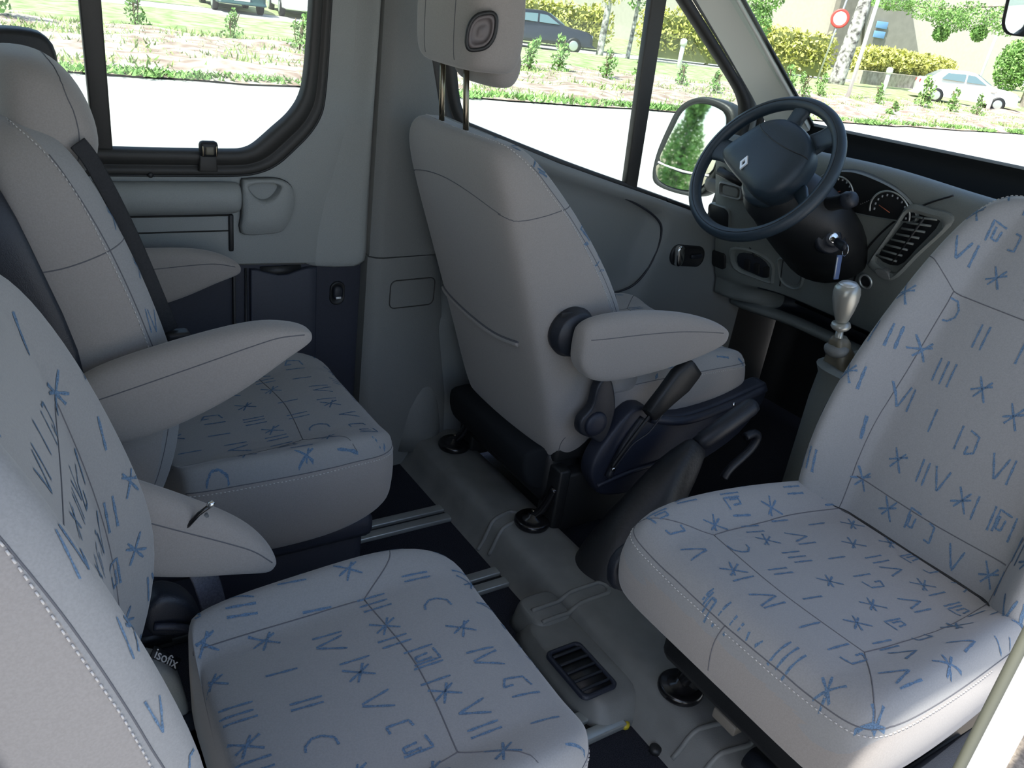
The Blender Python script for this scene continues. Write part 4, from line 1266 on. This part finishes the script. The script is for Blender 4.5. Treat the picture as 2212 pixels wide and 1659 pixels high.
fo_ = fb.build('key_fob', mat('blue_fob', (.12, .17, .32), .3)); tag(fo_, 'slim blue key fob tag hanging from the key ring', 'key fob')
MB().box(f0 + Vector((-.0145, .002, -.034)), (.001, .003, .055), Matrix.Rotation(R(-9), 3, 'X')).build('pale_edge', M['logo'], fo_)

# ------------------------------------------------------------------ gear lever, handbrake
gl_ = empty('gear_lever', (0, 0, 0))
tag(gl_, 'silver gear lever with leather gaiter on a tall grey console', 'gear lever')
G0 = Vector((1.785, .045, .675)); GA = Vector((-.18, .02, 1)).normalized()
MB().lathe([(.012, -.01), (.017, .0), (.025, .025), (.0305, .05), (.032, .068), (.030, .082), (.024, .090), (.018, .093)], G0, GA, 32).build('knob', M['silver'], gl_)
MB().lathe([(.022, .0895), (.021, .0935), (.006, .0955)], G0, GA, 28).build('knob_cap', mat('cap_silver', (.62, .62, .60), .25, metal=.4), gl_)
MB().lathe([(.013, -.03), (.020, -.026), (.024, -.020), (.022, -.012), (.012, -.008)], G0, GA, 28).build('collar', M['silver'], gl_)
MB().lathe([(.011, -.075), (.009, -.03)], G0, GA, 16).build('shaft', M['silver'], gl_)
rings = []
for z, r_, cx, cy in ((.53, .062, 1.855, .04), (.55, .055, 1.85, .04), (.575, .040, 1.83, .042), (.60, .030, 1.812, .044), (.615, .028, 1.806, .045), (.625, .020, 1.803, .045)):
    rings.append([Vector((cx + r_ * (1 + .10 * math.cos(5 * q)) * math.cos(q), cy + r_ * .85 * (1 + .10 * math.cos(5 * q)) * math.sin(q), z)) for q in [2 * math.pi * i / 30 for i in range(30)]])
MB().loft(rings).build('gaiter', mat('taupe_leather', (.14, .125, .09), .45), gl_)
MB().lathe([(.026, -.095), (.030, -.085), (.030, -.078), (.020, -.070)], G0, GA, 28).build('lower_collar', M['trimd'], gl_)
mb = MB(); rings = []
for z, x0, x1, y0, y1 in ((-.04, 1.765, 2.25, -.17, .085), (.45, 1.76, 2.25, -.16, .085), (.52, 1.765, 2.25, -.155, .084), (.545, 1.755, 2.25, -.145, .090), (.55, 1.775, 2.25, -.13, .078), (.548, 1.79, 2.24, -.12, .068), (.538, 1.80, 2.23, -.11, .06)):
    rr_c = min(.07, (y1 - y0) / 2.2)
    rings.append([Vector((a, b, z + .02 * (a - 1.75))) for a, b in rrect(x0, y0, x1, y1, rr_c, 5)])
mb.loft(rings)
mb.build('console', M['dashg'], gl_, auto=60)
mb = MB(); mb.prism(spl2([(1.80, .545), (1.81, .60), (1.83, .645), (1.87, .665), (1.93, .65), (1.96, .56)], 3, True), 1, -.045, -.005, .006)
mb.build('gaiter_side', M['dashg'], gl_)

hbk = empty('handbrake', (0, 0, 0))
tag(hbk, 'dark handbrake lever with loose leather gaiter beside the driver seat', 'handbrake')
H0, H1 = Vector((1.475, .125, .335)), Vector((1.640, .112, .432))
MB().tube([H0 + (H1 - H0) * t for t in (0, .08, .1, .5, .9, .97, 1.0)], [.020, .021, .0235, .024, .023, .019, .008], 16).build('grip', M['dark'], hbk)
MB().tube(spline([(1.625, .105, .34), (1.655, .105, .345), (1.675, .105, .33), (1.66, .105, .295), (1.60, .105, .25), (1.585, .105, .225)], 5), .011, 10).build('grab_loop', M['dark'], hbk)
rings = []
lg_ = Matrix.Rotation(0, 3, 'X')
for cx, cy, cz, rx, ry, k_ in ((1.26, .07, -.02, .16, .125, .0), (1.255, .07, .03, .155, .12, .04), (1.27, .075, .10, .135, .10, .08), (1.30, .085, .17, .10, .075, .12), (1.355, .10, .235, .065, .055, .16), (1.41, .112, .285, .045, .042, .2), (1.455, .12, .32, .030, .030, .12), (1.480, .125, .338, .024, .024, .0)):
    tl = max(0, (cz - .1) / .25)
    rings.append([Vector((cx + rx * (1 + k_ * math.sin(4 * q + cz * 40)) * math.cos(q), cy + ry * (1 + k_ * math.sin(4 * q + cz * 40)) * math.sin(q), cz - tl * rx * math.cos(q) * 1.0)) for q in [2 * math.pi * i / 32 for i in range(32)]])
MB().loft(rings).build('gaiter', mat('black_leather', (.014, .015, .017), .5, bump=.4, bscale=120), hbk, sub=1)

# ------------------------------------------------------------------ mirrors
mi = empty('door_mirror', (0, 0, 0))
tag(mi, 'tall wing mirror outside the driver window, in two glasses', 'mirror')
mo = spl2([(1.185, .93), (1.165, 1.0), (1.12, 1.040), (1.06, 1.050), (.985, 1.035), (.955, .99), (.955, .90), (.965, .80), (1.0, .735), (1.07, .722), (1.15, .725), (1.19, .75), (1.20, .83)], 4, True)
cyy, czz = 1.075, .885
def mr(k_, x): return [Vector((x + (p[0] - cyy) * -.25 + .10 * (p[1] - czz), cyy + (p[0] - cyy) * k_, czz + (p[1] - czz) * k_)) for p in mo]
MB().loft([mr(.94, 2.205), mr(1.0, 2.195), mr(1.03, 2.215), mr(1.02, 2.26), mr(.9, 2.32), mr(.55, 2.35)]).build('housing', mat('mirror_housing', (.018, .020, .020), .5), mi)
def gp(y0, y1, z0, z1, r_, yc=None):
    return rrect(y0, z0, y1, z1, r_, 5)
for poly, nm in ((spl2([(1.165, .93), (1.148, .99), (1.11, 1.024), (1.055, 1.032), (.995, 1.018), (.973, .98), (.972, .90), (.98, .815), (1.08, .805), (1.18, .812), (1.178, .87)], 4, True), 'mirror_glass'), (spl2([(1.185, .80), (1.08, .790), (.985, .80), (1.005, .755), (1.06, .738), (1.13, .738), (1.175, .755)], 4, True), 'lower_mirror_glass')):
    MB().loft([[Vector((2.200 - d + (a - cyy) * -.25 + .10 * (b - czz), cyy + (a - cyy) * k_, b)) for a, b in poly] for k_, d in ((1.0, -.002), (1.0, .001), (.99, .0015))]).build(nm, M['mirror'], mi, smooth=False)
MB().tube(spline([(2.196 - .03, 1.19, .806), (2.19, 1.08, .798), (2.19 + .02, .975, .808)], 5), .004, 8).build('divider', M['white'], mi)
MB().box((2.25, .925, .78), (.09, .13, .05), None, .015).build('mirror_arm', M['black'], mi)
rv = empty('rear_view_mirror', (0, 0, 0))
tag(rv, 'interior mirror at the top of the windscreen, dark framed', 'mirror')
cR = Vector((2.0, -.085, 1.405))
nr = Vector((-.93, .12, -.20)).normalized(); ur = Vector((0, 0, 1)).cross(nr).normalized(); vr = nr.cross(ur)
def rm(k_, d): return [cR + ur * a * k_ + vr * b * (k_ if k_ > .9 else k_) + nr * d for a, b in rrect(-.125, -.058, .125, .058, .030, 5)]
MB().loft([rm(.6, -.03), rm(.92, -.02), rm(1.0, -.005), rm(1.0, .006), rm(.97, .007), rm(.955, .003)]).build('housing', M['black'], rv)
MB().loft([rm(.955, .0032), rm(.94, .0045)]).build('mirror_glass', M['mirror'], rv, smooth=False)
MB().tube([cR, cR + Vector((.1, .0, .12)), cR + Vector((.12, 0, .25))], .012, 10).build('stem', M['black'], rv)
# padded black thing against the side window, behind the rear headrest
o = MB().prism(spl2([(.03, .90), (.03, 1.085), (.07, 1.105), (.14, 1.112), (.182, 1.100), (.196, 1.05), (.198, .90)], 3, True), 1, .73, .80, .012, seg=3).build('black_case', M['black'])
tag(o, 'black object against the side window, showing above the rear headrest', 'case')
MB().box((.11, .765, .93), (.13, .05, .06), None, .01).build('case_base', M['black'], o)
# ------------------------------------------------------------------ outside
GZ = -.55
asph = mat('pale_paving', (.42, .41, .39), .95, noise=.12, scale=.8, bump=.3, bscale=40)
soil = mat('dry_soil', (.24, .165, .13), 1.0, color2=(.46, .40, .34), scale=3.2, bump=.6, bscale=20)
grass_m = mat('lawn', (.17, .26, .075), 1.0, color2=(.38, .37, .24), scale=2.2, bump=.8, bscale=60)
leaf = mat('leaves', (.20, .36, .10), .8, noise=.5, scale=3)
leafy = mat('yellow_green_leaves', (.55, .55, .16), .8, noise=.5, scale=3)
bark = mat('birch_bark', (.55, .54, .50), .8, color2=(.07, .065, .06), scale=5)
wallm = mat('pale_render', (.56, .51, .44), .9, noise=.04, scale=4)
def terrain(name, x0, x1, y0, y1, z, m, nx=40, ny=6, amp=.05, label=None, edge=None):
    r = random.Random(hash(name) % 100 if False else len(name))
    rows = []
    for j in range(ny + 1):
        rows.append([Vector((x0 + (x1 - x0) * i / nx, y0 + (y1 - y0) * j / ny + (r.uniform(-.15, .15) if j in (0, ny) and edge else 0), z + (r.uniform(0, amp) if 0 < j < ny else -.03))) for i in range(nx + 1)])
    return struct(ribbon(rows, name, m), label)
struct(MB().box((40, 60, GZ - .11), (360, 330, .2)).build('ground', asph, smooth=False), 'pale paved ground')
terrain('field', -40, 130, 20.6, 29.5, GZ + .03, grass_m, 60, 6, .08)
terrain('field_bank', -40, 60, 12.95, 20.8, GZ + .05, soil, 120, 10, .16, 'bank of dry soil beside the paving', True)
terrain('field_strip', -40, 130, 32.5, 60, GZ + .03, grass_m, 60, 6, .1)
# patches of grass on the bank (nobody could count the blades)
def tufts(name, spots, m, h, label, cat):
    rd = random.Random(4); V = []; F = []
    for x, y, s_, n_ in spots:
        for _ in range(n_):
            a = rd.uniform(0, 6.28); q = rd.random() ** .5 * s_
            px, py = x + q * math.cos(a) * 1.6, y + q * math.sin(a) * .5
            hh = h * rd.uniform(.5, 1.2); w_ = rd.uniform(.015, .04); b = rd.uniform(0, 6.28)
            dx, dy = math.cos(b) * w_, math.sin(b) * w_
            tx_, ty_ = rd.uniform(-.12, .12), rd.uniform(-.12, .12)
            i = len(V)
            V += [Vector((px - dx, py - dy, GZ + .03)), Vector((px + dx, py + dy, GZ + .03)), Vector((px + dx * .6 + tx_ * .5, py + dy * .6 + ty_ * .5, GZ + .03 + hh * .6)), Vector((px + tx_, py + ty_, GZ + .03 + hh))]
            F.append((i, i + 1, i + 2, i + 3))
    me = bpy.data.meshes.new('g'); me.from_pydata([tuple(p) for p in V], [], F)
    o = link(name, me, m); return tag(o, label, cat, kind='stuff')
rd = random.Random(12)
tufts('grass', [(rd.uniform(-4, 45), 13.0 + rd.uniform(-.05, .35), .45, 90) for _ in range(110)], leaf, .10, 'fringe of grass along the edge of the paving', 'grass')
tufts('grass', [(rd.uniform(-4, 36), rd.choice((rd.uniform(13.5, 18), rd.uniform(17.5, 20.6))), .9, 90) for _ in range(190)], mat('dry_leaves', (.32, .44, .16), .9, noise=.4, scale=3), .16, 'scattered grass tufts on the dry bank', 'grass')
def leaf_cloud(rd, blobs, n, size, V, F):
    for _ in range(n):
        cx, cy, cz, rx, ry, rz = rd.choice(blobs)
        while True:
            a, b, c = rd.uniform(-1, 1), rd.uniform(-1, 1), rd.uniform(-1, 1)
            if a * a + b * b + c * c < 1: break
        p = Vector((cx + a * rx, cy + b * ry, cz + c * rz))
        d1 = Vector((rd.gauss(0, 1), rd.gauss(0, 1), rd.gauss(0, 1))).normalized()
        d2 = d1.cross(Vector((rd.gauss(0, 1), rd.gauss(0, 1), rd.gauss(0, 1)))).normalized()
        s_ = size * rd.uniform(.6, 1.3)
        i = len(V)
        V += [p - d1 * s_, p + d2 * s_ * .5, p + d1 * s_, p - d2 * s_ * .5]
        F.append((i, i + 1, i + 2, i + 3))
def foliage(name, rd, blobs, n, size, m, parent=None):
    V = []; F = []
    leaf_cloud(rd, blobs, n, size, V, F)
    me = bpy.data.meshes.new('l'); me.from_pydata([tuple(p) for p in V], [], F)
    return link(name, me, m, parent, smooth=False)
# young bushes in a row along the top of the bank
def bush(x, y, h, rd, label):
    e = empty('young_bush', (x, y, GZ))
    bl = [(rd.uniform(-.12, .12), rd.uniform(-.12, .12), h * k_, .26 * h * (1.25 - k_), .26 * h * (1.25 - k_), h * .2) for k_ in (.2, .4, .6, .8)]
    foliage('foliage', rd, bl, 260, .055 * max(.8, h), leaf, e)
    mb = MB()
    for q in range(4):
        mb.tube([(0, 0, 0), (rd.uniform(-.1, .1), rd.uniform(-.1, .1), h * .5), (rd.uniform(-.15, .15), rd.uniform(-.15, .15), h * .85)], .012, 5)
    mb.build('stem', mat('brown_stem', (.12, .09, .05), .9) if 'brown_stem' not in bpy.data.materials else bpy.data.materials['brown_stem'], e)
    return tag(e, label, 'bush', 'young bushes in a row on the bank')
rd = random.Random(21)
bx_ = [(1.2, 19.4, 1.5), (3.9, 20.2, 1.0), (5.7, 19.2, .8), (6.9, 18.2, .9), (9.0, 19.0, 1.1), (9.6, 18.6, 1.2), (10.6, 18.4, .9), (11.4, 17.8, .8), (13.4, 18.6, 1.0), (14.6, 18.9, 1.1), (15.7, 18.1, .9), (16.6, 17.7, 1.0), (18.0, 17.5, .8), (18.9, 17.0, .7), (20.0, 17.0, .8), (21.0, 16.9, .9), (22.2, 17.2, 1.1), (23.4, 17.5, .9), (25.4, 18.4, .9), (27.4, 17.5, .8), (30.0, 17.4, 1.3), (30.9, 16.8, 1.0), (32.0, 16.4, .9), (24.0, 14.6, .5)]
for x, y, h in bx_:
    bush(x, y, h, rd, 'young green bush in the row at the top of the bank')
# hedges
def hedge(name, x0, y0, x1, y1, z0, z1, w_, n, label, rd, m=None):
    e = empty(name, (x0, y0, GZ))
    L = math.hypot(x1 - x0, y1 - y0); e.rotation_euler = (0, 0, math.atan2(y1 - y0, x1 - x0))
    bl = [(t * L, 0, (z0 + z1) / 2 + rd.uniform(-.1, .1), L / 14, w_, (z1 - z0) / 2) for t in [i / 24 for i in range(25)]]
    foliage('foliage', rd, bl, n, .13, m or leafy, e)
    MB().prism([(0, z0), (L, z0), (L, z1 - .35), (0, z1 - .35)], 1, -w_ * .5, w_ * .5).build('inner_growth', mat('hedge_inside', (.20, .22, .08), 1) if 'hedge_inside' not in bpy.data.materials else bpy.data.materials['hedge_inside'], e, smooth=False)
    return tag(e, label, 'hedge')
rd = random.Random(31)
hedge('clipped_hedge', 18, 33.2, 26.5, 32.2, .1, 2.0, .6, 7000, 'yellow green hedge behind the black car', rd)
hedge('clipped_hedge', 28.8, 31.5, 39.8, 29.8, .1, 2.35, .6, 9000, 'tall yellow green hedge crossed by the windscreen post', rd)
hedge('clipped_hedge', 43.2, 30.0, 55.8, 32.3, .55, 2.0, .6, 9000, 'long low yellow green hedge in front of the pale building', rd)
# low stone wall below the long hedge
struct(MB().box((50.2, 30.4, GZ + .35), (16.5, .4, .7), Matrix.Rotation(math.atan2(2.7, 15.7), 3, 'Z')).build('wall_garden', mat('rubble_stone', (.50, .45, .38), .95, color2=(.28, .25, .20), scale=3), smooth=False))
# trees
def tree(name, x, y, h, r0, blobs, n, size, m, label, bk, lean=0, parentcat='tree'):
    e = empty(name, (x, y, GZ))
    mb = MB(); pts = spline([(0, 0, -.1), (lean * .3, 0, h * .35), (lean * .7, .1, h * .7), (lean, 0, h)], 5)
    mb.tube(pts, [r0 * (1 - .75 * i / (len(pts) - 1)) for i in range(len(pts))], 12)
    mb.build('trunk', bk, e)
    if blobs: foliage('crown', rd, blobs, n, size, m, e)
    return tag(e, label, parentcat)
darkbark = mat('grey_bark', (.28, .24, .20), .9, noise=.4, scale=3)
tree('birch_tree', 23.3, 28.1, 7, .16, [(.1, 0, 3.2, .7, .7, 1.3), (.3, 0, 4.6, 1.0, .9, 1.3)], 1500, .08, leafy, 'birch tree just right of the black car', bark, .2)
tree('birch_tree', 25.6, 29.0, 7, .10, [(.2, 0, 3.3, 1.1, .9, 1.4), (.4, 0, 4.7, 1.2, 1.0, 1.1)], 2000, .08, leaf, 'slimmer birch tree between the black car and the door window bar', bark, .3)
tree('birch_tree', 36.3, 26.0, 9, .40, [(.9, 0, 7.9, 1.0, 1.0, .6)], 400, .10, leaf, 'thick spotted birch trunk seen through the windscreen', bark, 1.3)
tree('leafy_tree', 31.0, 27.0, 4.5, .08, [(0, 0, 2.2, .7, .7, .8), (.1, 0, 3.4, 1.0, .9, .9)], 2600, .08, leaf, 'green tree beside the windscreen post', darkbark, .2)
dt = tree('drooping_tree', 45.6, 19.6, 8, .26, [(-4.6, 8.0, 4.1, 1.2, 1.2, .45), (-3.7, 6.4, 3.95, 1.2, 1.2, .55), (-3.0, 5.5, 3.6, .9, .9, .6), (-2.5, 4.8, 3.9, 1.1, 1.1, .7), (-1.8, 3.4, 3.9, 1.1, 1.1, .7), (-3.1, 5.7, 2.95, .4, .4, .4), (-2.2, 4.3, 3.2, .4, .4, .4), (0, 0, 6.5, 2.6, 2.6, 1.8)], 7500, .075, leaf, 'tree with hanging branches across the top of the windscreen view', darkbark, .0)
for pts_ in ([(0, 0, 5.0), (-1.8, 3.2, 4.6), (-3.3, 5.8, 4.1), (-4.8, 8.2, 4.0)], [(0, 0, 4.6), (-1.0, 2.0, 4.3), (-2.2, 4.4, 3.9)]):
    MB().tube(spline(pts_, 5), .05, 6).build('branch', darkbark, dt)
tree('leafy_tree', 53.9, 25.8, 6, .25, [(0, 0, 2.6, 1.7, 1.5, 1.9), (.5, -1.8, 2.8, 1.8, 1.8, 2.2), (-.4, 1.2, 2.0, 1.0, 1.0, 1.5)], 9000, .10, leaf, 'dense green tree behind the white car', darkbark, .0)
tree('bare_trunk', 48.6, 23.0, 3.6, .36, None, 0, .1, leaf, 'pale tree trunk beyond the bonnet of the white car', darkbark, 1.0)
# conifers behind the van, seen only in the wing mirror
for k_, (x_, y_) in enumerate(((-27.0, 9.6), (-24.0, 6.6))):
    tree('conifer', x_, y_, 5.6, .14, [(0, 0, 2.0, .75, .75, 1.8), (0, 0, 4.6, .45, .45, 1.6)], 4500, .10, leaf, ('narrow conifer behind the van, reflected in the wing mirror', 'second conifer behind the van, farther from it than the other')[k_], darkbark, 0)
# building with pale walls
bd = empty('house', (0, 0, 0))
MB().prism([(30, 52), (78, 40), (84, 52), (36, 64)], 2, GZ, 12).build('wall', wallm, bd, smooth=False)
wr = math.atan2(-12, 48)
MB().box((60.0, 44.25, 3.2), (2.6, .7, 6.4), Matrix.Rotation(wr, 3, 'Z')).build('doorway_recess', mat('grey_cladding', (.17, .16, .14), .9, noise=.1, scale=2), bd, smooth=False)
tag(bd, 'pale rendered building with a large blank wall beyond the hedge', 'building')
# shadow on the house wall, built as a dark grey slab
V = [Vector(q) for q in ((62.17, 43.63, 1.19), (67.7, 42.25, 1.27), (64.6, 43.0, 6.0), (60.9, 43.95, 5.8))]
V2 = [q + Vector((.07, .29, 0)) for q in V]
o = MB().add(V + V2, [(0, 1, 2, 3), (7, 6, 5, 4), (0, 4, 5, 1), (1, 5, 6, 2), (2, 6, 7, 3), (3, 7, 4, 0)]).build('wall_shadow', mat('shadow_grey', (.24, .23, .20), .9, noise=.06, scale=2), smooth=False)
MB().tube([V[0] + Vector((0, -.05, 0)), V[1] + Vector((0, -.05, 0))], .06, 6).build('shadow_edge', mat('shadow_edge_grey', (.35, .33, .30), .8), o)
tag(o, 'large four-sided shadow on the pale building wall, made as a dark grey slab', 'shadow')
for z_, lab in ((3.05, 'upper small blue sign plate on the shadow slab of the building wall'), (2.35, 'lower small blue sign plate on the shadow slab of the building wall')):
    o = MB().box((63.1, 43.25, z_), (1.1, .08, .5), Matrix.Rotation(wr, 3, 'Z'), .02).build('sign_plate', mat('sign_blue', (.16, .32, .55), .5) if 'sign_blue' not in bpy.data.materials else bpy.data.materials['sign_blue'])
    tag(o, lab, 'sign')
# round traffic sign
sg_ = empty('traffic_sign', (39.0, 29.2, GZ))
MB().tube([(0, 0, 0), (.35, -.2, 3.9)], .05, 8).build('pole', M['alu'], sg_)
MB().lathe([(.46, 0), (.46, .03), (.38, .032), (.36, .025), (.01, .025)], (.22, -.20, 3.0), (-.75, -.66, 0), 28).build('disc_rim', mat('sign_red', (.55, .06, .05), .5), sg_)
MB().lathe([(.33, .026), (.32, .03), (.01, .03)], (.22, -.20, 3.0), (-.75, -.66, 0), 28).build('disc_face', M['white'], sg_)
tag(sg_, 'round traffic sign with a red rim on a thin pole', 'sign')
def pole(name, x, y, h, r_, m, label, lean=0, cat='pole'):
    e = MB().tube([(0, 0, 0), (lean, 0, h)], [r_, r_ * .8], 10).build(name, m); e.location = (x, y, GZ)
    MB().lathe([(r_ * 1.3, 0), (r_ * 1.3, .05), (r_, .08)], (0, 0, 0), (0, 0, 1), 10).build('foot', m, e)
    return tag(e, label, cat)
pole('lamp_post', 27.6, 18.85, 5.6, .075, M['white'], 'white lamp post standing in front of the spotted birch trunk', .25, 'post')
pole('lamp_post', 58.6, 31.6, 7.2, .11, M['white'], 'white lamp post beside the dense tree and the white car', .6, 'post')
def bollard(x, y, h, label):
    e = MB().tube([(0, 0, 0), (0, 0, h * .8)], .09, 8).build('marker_post', M['white']); e.location = (x, y, GZ)
    MB().lathe([(.14, h * .78), (.14, h * .95), (.06, h)], (0, 0, 0), (0, 0, 1), 10).build('head', M['white'], e)
    return tag(e, label, 'post')
bollard(25.7, 25.8, 1.2, 'short white post on the grass beside the door window bar')
bollard(35.2, 22.6, 1.2, 'short white post just left of the white car')
bollard(38.6, 19.6, 1.0, 'short white post standing in front of the white car bonnet')
# cars
def car(name, x, y, rz, paint, label, s=1.0, plate_=None, dark=False):
    c = empty(name, (x, y, GZ), rz)
    body = [(-2.10, .35), (-2.12, .75), (-2.02, .98), (-1.75, 1.02), (-1.25, 1.38), (-.6, 1.45), (.1, 1.43), (.85, 1.02), (1.75, .90), (2.05, .75), (2.10, .42), (2.0, .28), (-2.0, .28)]
    mb = MB(); rings = []
    bl = spl2(body, 3, True)
    for yy, k_, dz in ((-.84, .93, .0), (-.82, .99, 0), (-.70, 1, 0), (0, 1.0, .02), (.70, 1, 0), (.82, .99, 0), (.84, .93, 0)):
        rings.append([Vector((a * k_, yy * (1 - .22 * max(0, b - .95) / .5), (b - .7) * k_ + .7)) for a, b in bl])
    mb.loft(rings); mb.build('body', paint, c)
    gm = M['carglass']
    for sg in (-1, 1):
        # side windows
        for poly in ([(-1.28, 1.03), (-1.05, 1.30), (-.30, 1.34), (-.30, 1.03)], [(-.22, 1.03), (-.22, 1.34), (.10, 1.32), (.62, 1.03)]):
            V = [Vector((a, sg * (.86 - .42 * (b - 1.0)), b)) for a, b in poly] + [Vector((a, sg * (.80 - .42 * (b - 1.0)), b)) for a, b in poly]
            MB().add(V, [(0, 1, 2, 3), (7, 6, 5, 4), (0, 4, 5, 1), (1, 5, 6, 2), (2, 6, 7, 3), (3, 7, 4, 0)]).build('side_window', gm, c, smooth=False)
        for xx in (-1.30, 1.30):
            wq = MB().lathe([(.22, 0), (.31, .01), (.32, .05), (.32, .18), (.25, .19)], (xx, sg * .70, .31), (0, sg, 0), 20).build('wheel', M['black'], c)
            MB().lathe([(.20, .191), (.17, .195), (.03, .20)], (xx, sg * .70, .31), (0, sg, 0), 16).build('hubcap', M['alu'], wq)
        MB().box((2.0, sg * .62, .72), (.16, .32, .14), None, .04).build('headlamp', M['chrome'], c)
        MB().box((-2.06, sg * .66, .82), (.12, .26, .16), None, .03).build('tail_lamp', mat('tail_red', (.5, .03, .03), .3) if 'tail_red' not in bpy.data.materials else bpy.data.materials['tail_red'], c)
    for poly in ([(.20, 1.40), (.84, 1.04)], [(-1.30, 1.34), (-1.74, 1.06)]):
        (a0, b0), (a1_, b1_) = poly
        V = [Vector((a0, -.58, b0 + .02)), Vector((a0, .58, b0 + .02)), Vector((a1_, .70, b1_ + .02)), Vector((a1_, -.70, b1_ + .02))]
        V += [p + Vector((0, 0, -.05)) for p in V]
        MB().add(V, [(0, 1, 2, 3), (7, 6, 5, 4), (0, 4, 5, 1), (1, 5, 6, 2), (2, 6, 7, 3), (3, 7, 4, 0)]).build('windscreen', gm, c, smooth=False)
    MB().box((2.12, 0, .48), (.03, .55, .14)).build('number_plate', M['white'], c, smooth=False)
    c.scale = (s, s, s)
    return tag(c, label, 'car')
M['carglass'] = mat('car_glass', (.10, .16, .18), .1, spec=.8)
car('parked_car', 21.4, 29.8, R(-28), mat('car_black', (.02, .022, .03), .25, coat=.5), 'black car parked on the road beyond the bank, seen through the door window')
car('parked_car', 39.2, 21.2, R(-50), M['white'], 'white car parked across the grass beyond the windscreen')
# van at the top of the side window
car('parked_car', 9.6, 33.2, R(-95), mat('car_teal', (.03, .07, .07), .3, coat=.4), 'dark car front at the top of the side window', 1.0)
car('parked_car', 12.4, 33.8, R(-100), M['white'], 'white car partly seen at the top right of the side window', 1.05)
